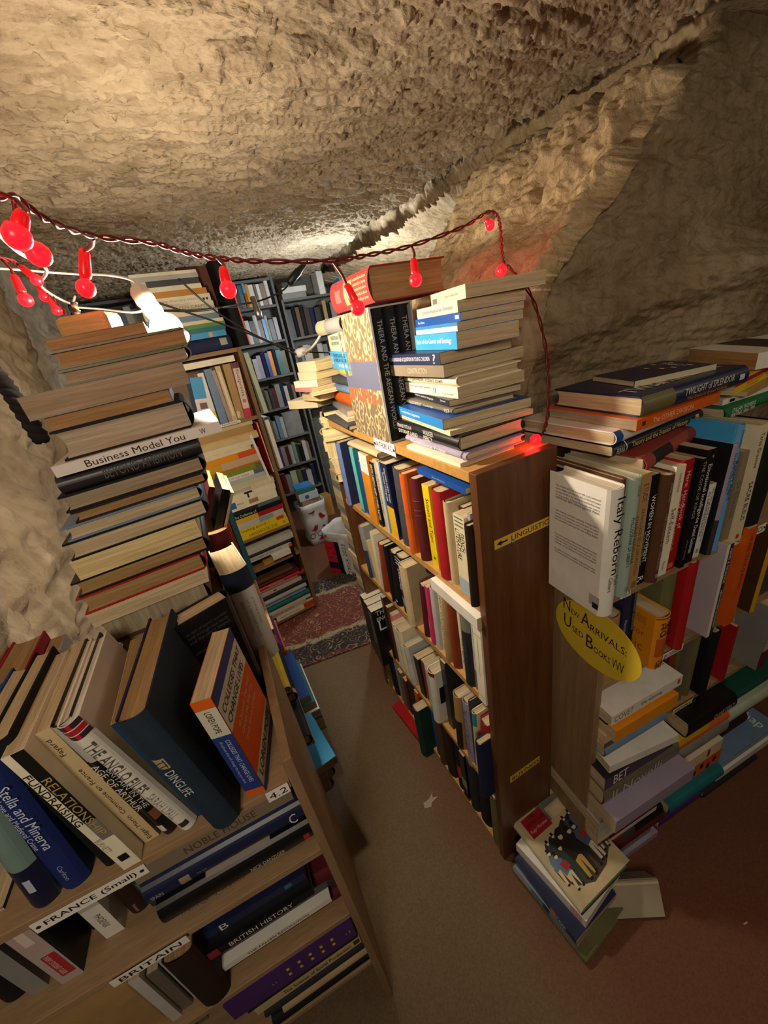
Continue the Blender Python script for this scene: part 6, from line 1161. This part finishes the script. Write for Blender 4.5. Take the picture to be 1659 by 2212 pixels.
string_light('red string of bulbs bunched against the left rock wall above the pile',
 [(-.26, .80, 1.72), (-.200, .95, 1.705), (-.195, 1.03, 1.712), (-.206, 1.12, 1.716), (-.200, 1.2, 1.70), (-.185, 1.21, 1.66), (-.165, 1.14, 1.60), (-.15, 1.08, 1.57)],
 [((-.188, .945, 1.630), (-.192, .965, 1.680), (-.198, .97, 1.705), 1.05), ((-.168, 1.015, 1.672), (-.190, 1.039, 1.706), (-.196, 1.04, 1.712), .95), ((-.201, 1.19, 1.668), (-.206, 1.2, 1.70), (-.204, 1.2, 1.708), .9), ((-.186, 1.17, 1.638), (-.196, 1.185, 1.672), (-.196, 1.19, 1.69), .9)])
string_light('single red bulb glowing low between the brown bookcase and the pale one',
 [(.655, .712, 1.565), (.668, .66, 1.50), (.655, .61, 1.40), (.625, .575, 1.30), (.590, .553, 1.262)],
 [((.548, .541, 1.2525), (.568, .546, 1.2590), (.588, .553, 1.262), 1.0)])
for nm, p in (('red_bulb_light', (-.08, .50, 1.60)), ('red_bulb_light', (.70, .79, 1.635)), ('red_bulb_light', (.618, .69, 1.545)), ('red_bulb_light', (.540, .535, 1.252)), ('red_bulb_light', (-.185, 1.0, 1.64))):
    light(nm, 'POINT', p, .13, (1, .02, .02), .014)
# ------------------------------------------------------------------ the lamp
lp = empty('lamp', (.0, .90, 1.62)); tag(lp, 'bare lit bulb in a white clamp socket hanging over the tall pile', 'lamp')
def rel(p): return (p[0]-.0, p[1]-.90, p[2]-1.62)
bt, tp = Vector(rel((.016, .885, 1.533))), Vector(rel((-.008, .90, 1.606)))
d = (bt-tp).normalized(); Lb = (bt-tp).length
prof = [(.024, .012), (.03, .014)]+[(Lb-.028+.028*math.sin(a), .028*math.cos(a)) for a in [math.radians(x) for x in (-50, -30, -10, 10, 30, 50, 70, 85, 90)]]
g = MB().lathe(prof, tp, d, 20).build('glass_bulb', M_BULB, lp, None, True)
g.visible_shadow = True
MB().lathe([(-.03, .010), (-.022, .016), (-.004, .017), (.004, .0155), (.008, .0165), (.012, .0155), (.016, .0165), (.022, .015), (.0245, .0125)], tp, d, 18).build('socket', M_WHITEP, lp, None, True)
MB().tube(smooth_path([rel(p) for p in ((-.014, .903, 1.633), (-.02, .94, 1.65), (-.06, 1.0, 1.672), (-.13, 1.08, 1.695), (-.25, 1.1, 1.72), (-.40, 1.12, 1.74))], 6), .0022, 6).build('flex', M_WHITEP, lp, None, True)
# ------------------------------------------------------------------ loose cables and cords
def cord(name, label, path, r, mat, cat='cable', n=8):
    o = MB().tube(smooth_path(path, 8), r, n).build(name, mat, None, None, True); return tag(o, label, cat)
def twisted(name, label, path, r, mats, cat):
    e = empty(name); tag(e, label, cat); P = smooth_path(path, 14); rows_ = [[], []]
    for i, p in enumerate(P):
        t = i*.75; a_ = Vector((math.cos(t), math.sin(t), 0))*r*.8; rows_[0].append(p+a_); rows_[1].append(p-a_)
    for q_, m_ in zip(rows_, mats): MB().tube(q_, r, 7).build('strand', m_, e, None, True)
M_ROPE = flat_mat('dark_rope_fibre', (.022, .02, .02), .9, .1); M_ROPEY = flat_mat('yellow_rope_fibre', (.45, .28, .05), .8, .2); M_ROPEN = flat_mat('navy_rope_fibre', (.03, .03, .06), .8, .2)
cord('black_cable', 'thin black cable running from the ceiling by the lamp to the far shelves', [(0.0929, 1.5, 1.7283), (0.174, 1.5, 1.6241), (0.3006, 1.6, 1.5354), (0.4493, 1.7, 1.4657), (0.593, 1.7, 1.431)], 0.003, M_BLACK, 'cable')
cord('black_cable', 'second black cable crossing from the lamp down to the white connector', [(-0.0232, 1.2, 1.6569), (0.0599, 1.3, 1.626), (0.1652, 1.4, 1.5836), (0.2809, 1.5, 1.5304), (0.419, 1.6, 1.4534)], 0.0028, M_BLACK, 'cable')
cord('black_cable', 'black cable with a thick inline switch hanging near the back shelves', [(-0.0421, 1.5, 1.6633), (0.1218, 1.7, 1.6557), (0.282, 1.9, 1.6743), (0.4191, 2.0, 1.6855), (0.5326, 2.0, 1.7117), (0.5913, 2.0, 1.7508), (0.6538, 2.0, 1.7952), (0.6888, 2.0, 1.8189)], 0.0035, M_BLACK, 'cable')
cord('white_cable', 'white cable looping along the left wall under the rock ceiling', [(-0.1455, 0.75, 1.6879), (-0.1498, 0.85, 1.686), (-0.1481, 1.0, 1.69), (-0.192, 1.15, 1.689), (-0.1778, 1.3, 1.6742), (-0.1666, 1.35, 1.6943)], 0.0028, M_WHITEP, 'cable')
cord('white_cable', 'white lead curving down to the white connector beside the anthologies', [(0.4451, 1.25, 1.5421), (0.4267, 1.3, 1.4987), (0.422, 1.4, 1.4699), (0.4334, 1.55, 1.4564)], 0.004, M_WHITEP, 'cable')
cord('white_cable', 'thin white wire stretched from the left wall to the lamp socket', [(-0.1548, 1.2, 1.6512), (-0.1034, 1.15, 1.635), (-0.0443, 1.05, 1.6103), (-0.0138, 1.02, 1.609)], 0.002, M_WHITEP, 'cable')
cord('wire', 'taut grey wire running behind the lamp to the hanging metal clip', [(-0.2142, 1.6, 1.6696), (-0.0498, 1.7, 1.6797), (0.1311, 1.8, 1.6709), (0.3542, 1.9, 1.6611)], 0.0018, M_METAL, 'cable')
twisted('rope','dark braided rope hanging down the left rock wall',[(-0.2635, 0.88, 1.5475), (-0.2507, 0.86, 1.5169), (-0.2414, 0.84, 1.4722), (-0.2321, 0.82, 1.4267)],.0075,(M_ROPE,M_ROPE),'rope')
twisted('rope','short yellow and navy twisted rope hanging by the left wall',[(-0.1297, 1.0, 1.6331), (-0.128, 0.98, 1.6113), (-0.1291, 0.96, 1.5902), (-0.1329, 0.95, 1.5706)],.0035,(M_ROPEY,M_ROPEN),'rope')
def gadget(name, label, cat, a, b_, r0, r1, mat):
    o = MB().lathe([(0, r0*.6), (.004, r0), (.6*(Vector(b_)-Vector(a)).length, r0), (.66*(Vector(b_)-Vector(a)).length, r1), ((Vector(b_)-Vector(a)).length, r1*.7)], a, Vector(b_)-Vector(a), 14).build(name, mat, None, None, True); return tag(o, label, cat)
gadget('cable_connector','chunky white plug connector hanging by the far brown bookcase end','connector',(0.4194, 1.6, 1.455),(0.4823, 1.6, 1.4656),.016,.012,M_WHITEP)
gadget('inline_switch','black inline cable switch near the top of the back shelves','switch',(0.5679, 2.0, 1.737),(0.6626, 2.0, 1.8033),.017,.014,M_BLACK)
gadget('metal_clip','silver metal clip hanging on a wire before the back shelves','clip',(0.375, 1.9, 1.6965),(0.3811, 1.9, 1.6077),.012,.016,M_METAL)
# ------------------------------------------------------------------ odds and ends
wb = MB().box((-.036, -.03, 0), (.036, .03, .036)).build('wooden_block', wood_mat('orange_wood', (.5, .25, .07), (.66, .38, .13), .5, 0), None, bevel=.008)
wb.location = (-.094, .80, 1.5535); wb.rotation_euler = (0, 0, -.3); tag(wb, 'orange-brown wooden block standing on top of the tall pile', 'block')
def sheet(name, label, loc, pts, col, cat):
    n = len(pts); m = MB(); m.v = [(x, y, .0012+z) for x, y, z in pts]+[(x, y, z) for x, y, z in pts]
    m.f = [tuple(range(n)), tuple(range(2*n-1, n-1, -1))]+[(i, i+n, (i+1) % n+n, (i+1) % n) for i in range(n)]
    o = m.build(name, M_PAPER, None, lin(col)); o.location = loc; return tag(o, label, cat)
sheet('paper_card', 'small white card lying on the dark floor near the tote bag', (.575, 2.42, -.0288), [(-.022, -.012, 0), (.02, -.016, 0), (.024, .012, 0), (-.016, .016, 0)], 'b8b8a8', 'paper')
sheet('paper_scrap', 'torn white tape scrap stuck on the aisle floor', (.284, .768, -.0288), [(-.03, -.01, 0), (-.008, -.018, 0), (.0, -.008, 0), (.03, -.004, .002), (.012, .006, 0), (.02, .018, .002), (-.002, .008, 0), (-.026, .006, 0)], 'a89c86', 'paper')
sheet('paper_scrap', 'white tape corner at the foot of the brown bookcase', (.372, 1.08, -.0288), [(-.012, -.03, 0), (.008, -.028, 0), (.010, .025, 0), (-.010, .028, 0)], 'c8c0ac', 'paper')
sheet('matchstick', 'tiny pale splinter on the red-brown floor at bottom right', (.816, .098, -.0288), [(-.006, -.001, 0), (.006, -.003, 0), (.006, 0, 0), (-.006, .002, 0)], 'c8b08a', 'splinter')
bb = MB().box((-.07, -.06, 0), (.07, .06, .20)).build('wooden_box', M_HONEY, None, bevel=.004); bb.location = (.80, 3.40, -.03); tag(bb, 'brown wooden box on the floor before the grey back shelves', 'box')
def rockpile(label, loc, s_, seed):
    me = bpy.data.meshes.new('stone'); import bmesh
    bm = bmesh.new(); bmesh.ops.create_icosphere(bm, subdivisions=3, radius=1); r_ = random.Random(seed); ph = [r_.random()*6 for _ in range(6)]
    for v_ in bm.verts:
        c_ = v_.co; f_ = 1+.12*math.sin(3*c_.x+ph[0])+.1*math.sin(4*c_.y+ph[1])+.1*math.sin(5*c_.z+ph[2]); v_.co = Vector((c_.x*s_[0], c_.y*s_[1], max(c_.z, -.75)*s_[2]))*f_
    bm.to_mesh(me); bm.free(); o = obj('stone', me, M_LEFT); o.location = loc; return tag(o, label, 'stone')
rockpile('grey-green stone on the floor at the back, right of the brown box', (1.05, 3.30, .01), (.10, .09, .06), 3)
rockpile('smaller pale stone resting before the grey-green one at the back', (1.0, 3.10, .0), (.07, .06, .045), 8)
def splayed():
    r = empty('book', (.60, .285, -.03)); tag(r, 'pale open book propped like a tent beside the illustrated hardback stack', 'book', 'books lying on the floor')
    for s_ in (1, -1):
        m = MB(); a = math.radians(52)
        t = Vector((math.sin(a)*s_*.5, 0, -math.cos(a))); ridge = Vector((0, 0, .085)); n_ = Vector((math.cos(a)*s_, 0, math.sin(a)*.5)).normalized()
        for k_, (nm, off, th, c_) in enumerate((('cover', 0, .0012, 'b0a590'), ('pages', -.008, .0075, 'c8b898'))):
            q = [ridge+n_*off, ridge+t*.12+n_*off, ridge+t*.12+n_*(off+th), ridge+n_*(off+th)]
            mm = MB().loft([[(p.x, -.09, max(p.z, .0005)) for p in q], [(p.x, .09, max(p.z, .0005)) for p in q]]); mm.build(nm, M_PAPER, r, lin(c_))
    r.rotation_euler = (0, 0, math.radians(62)); return r
splayed()
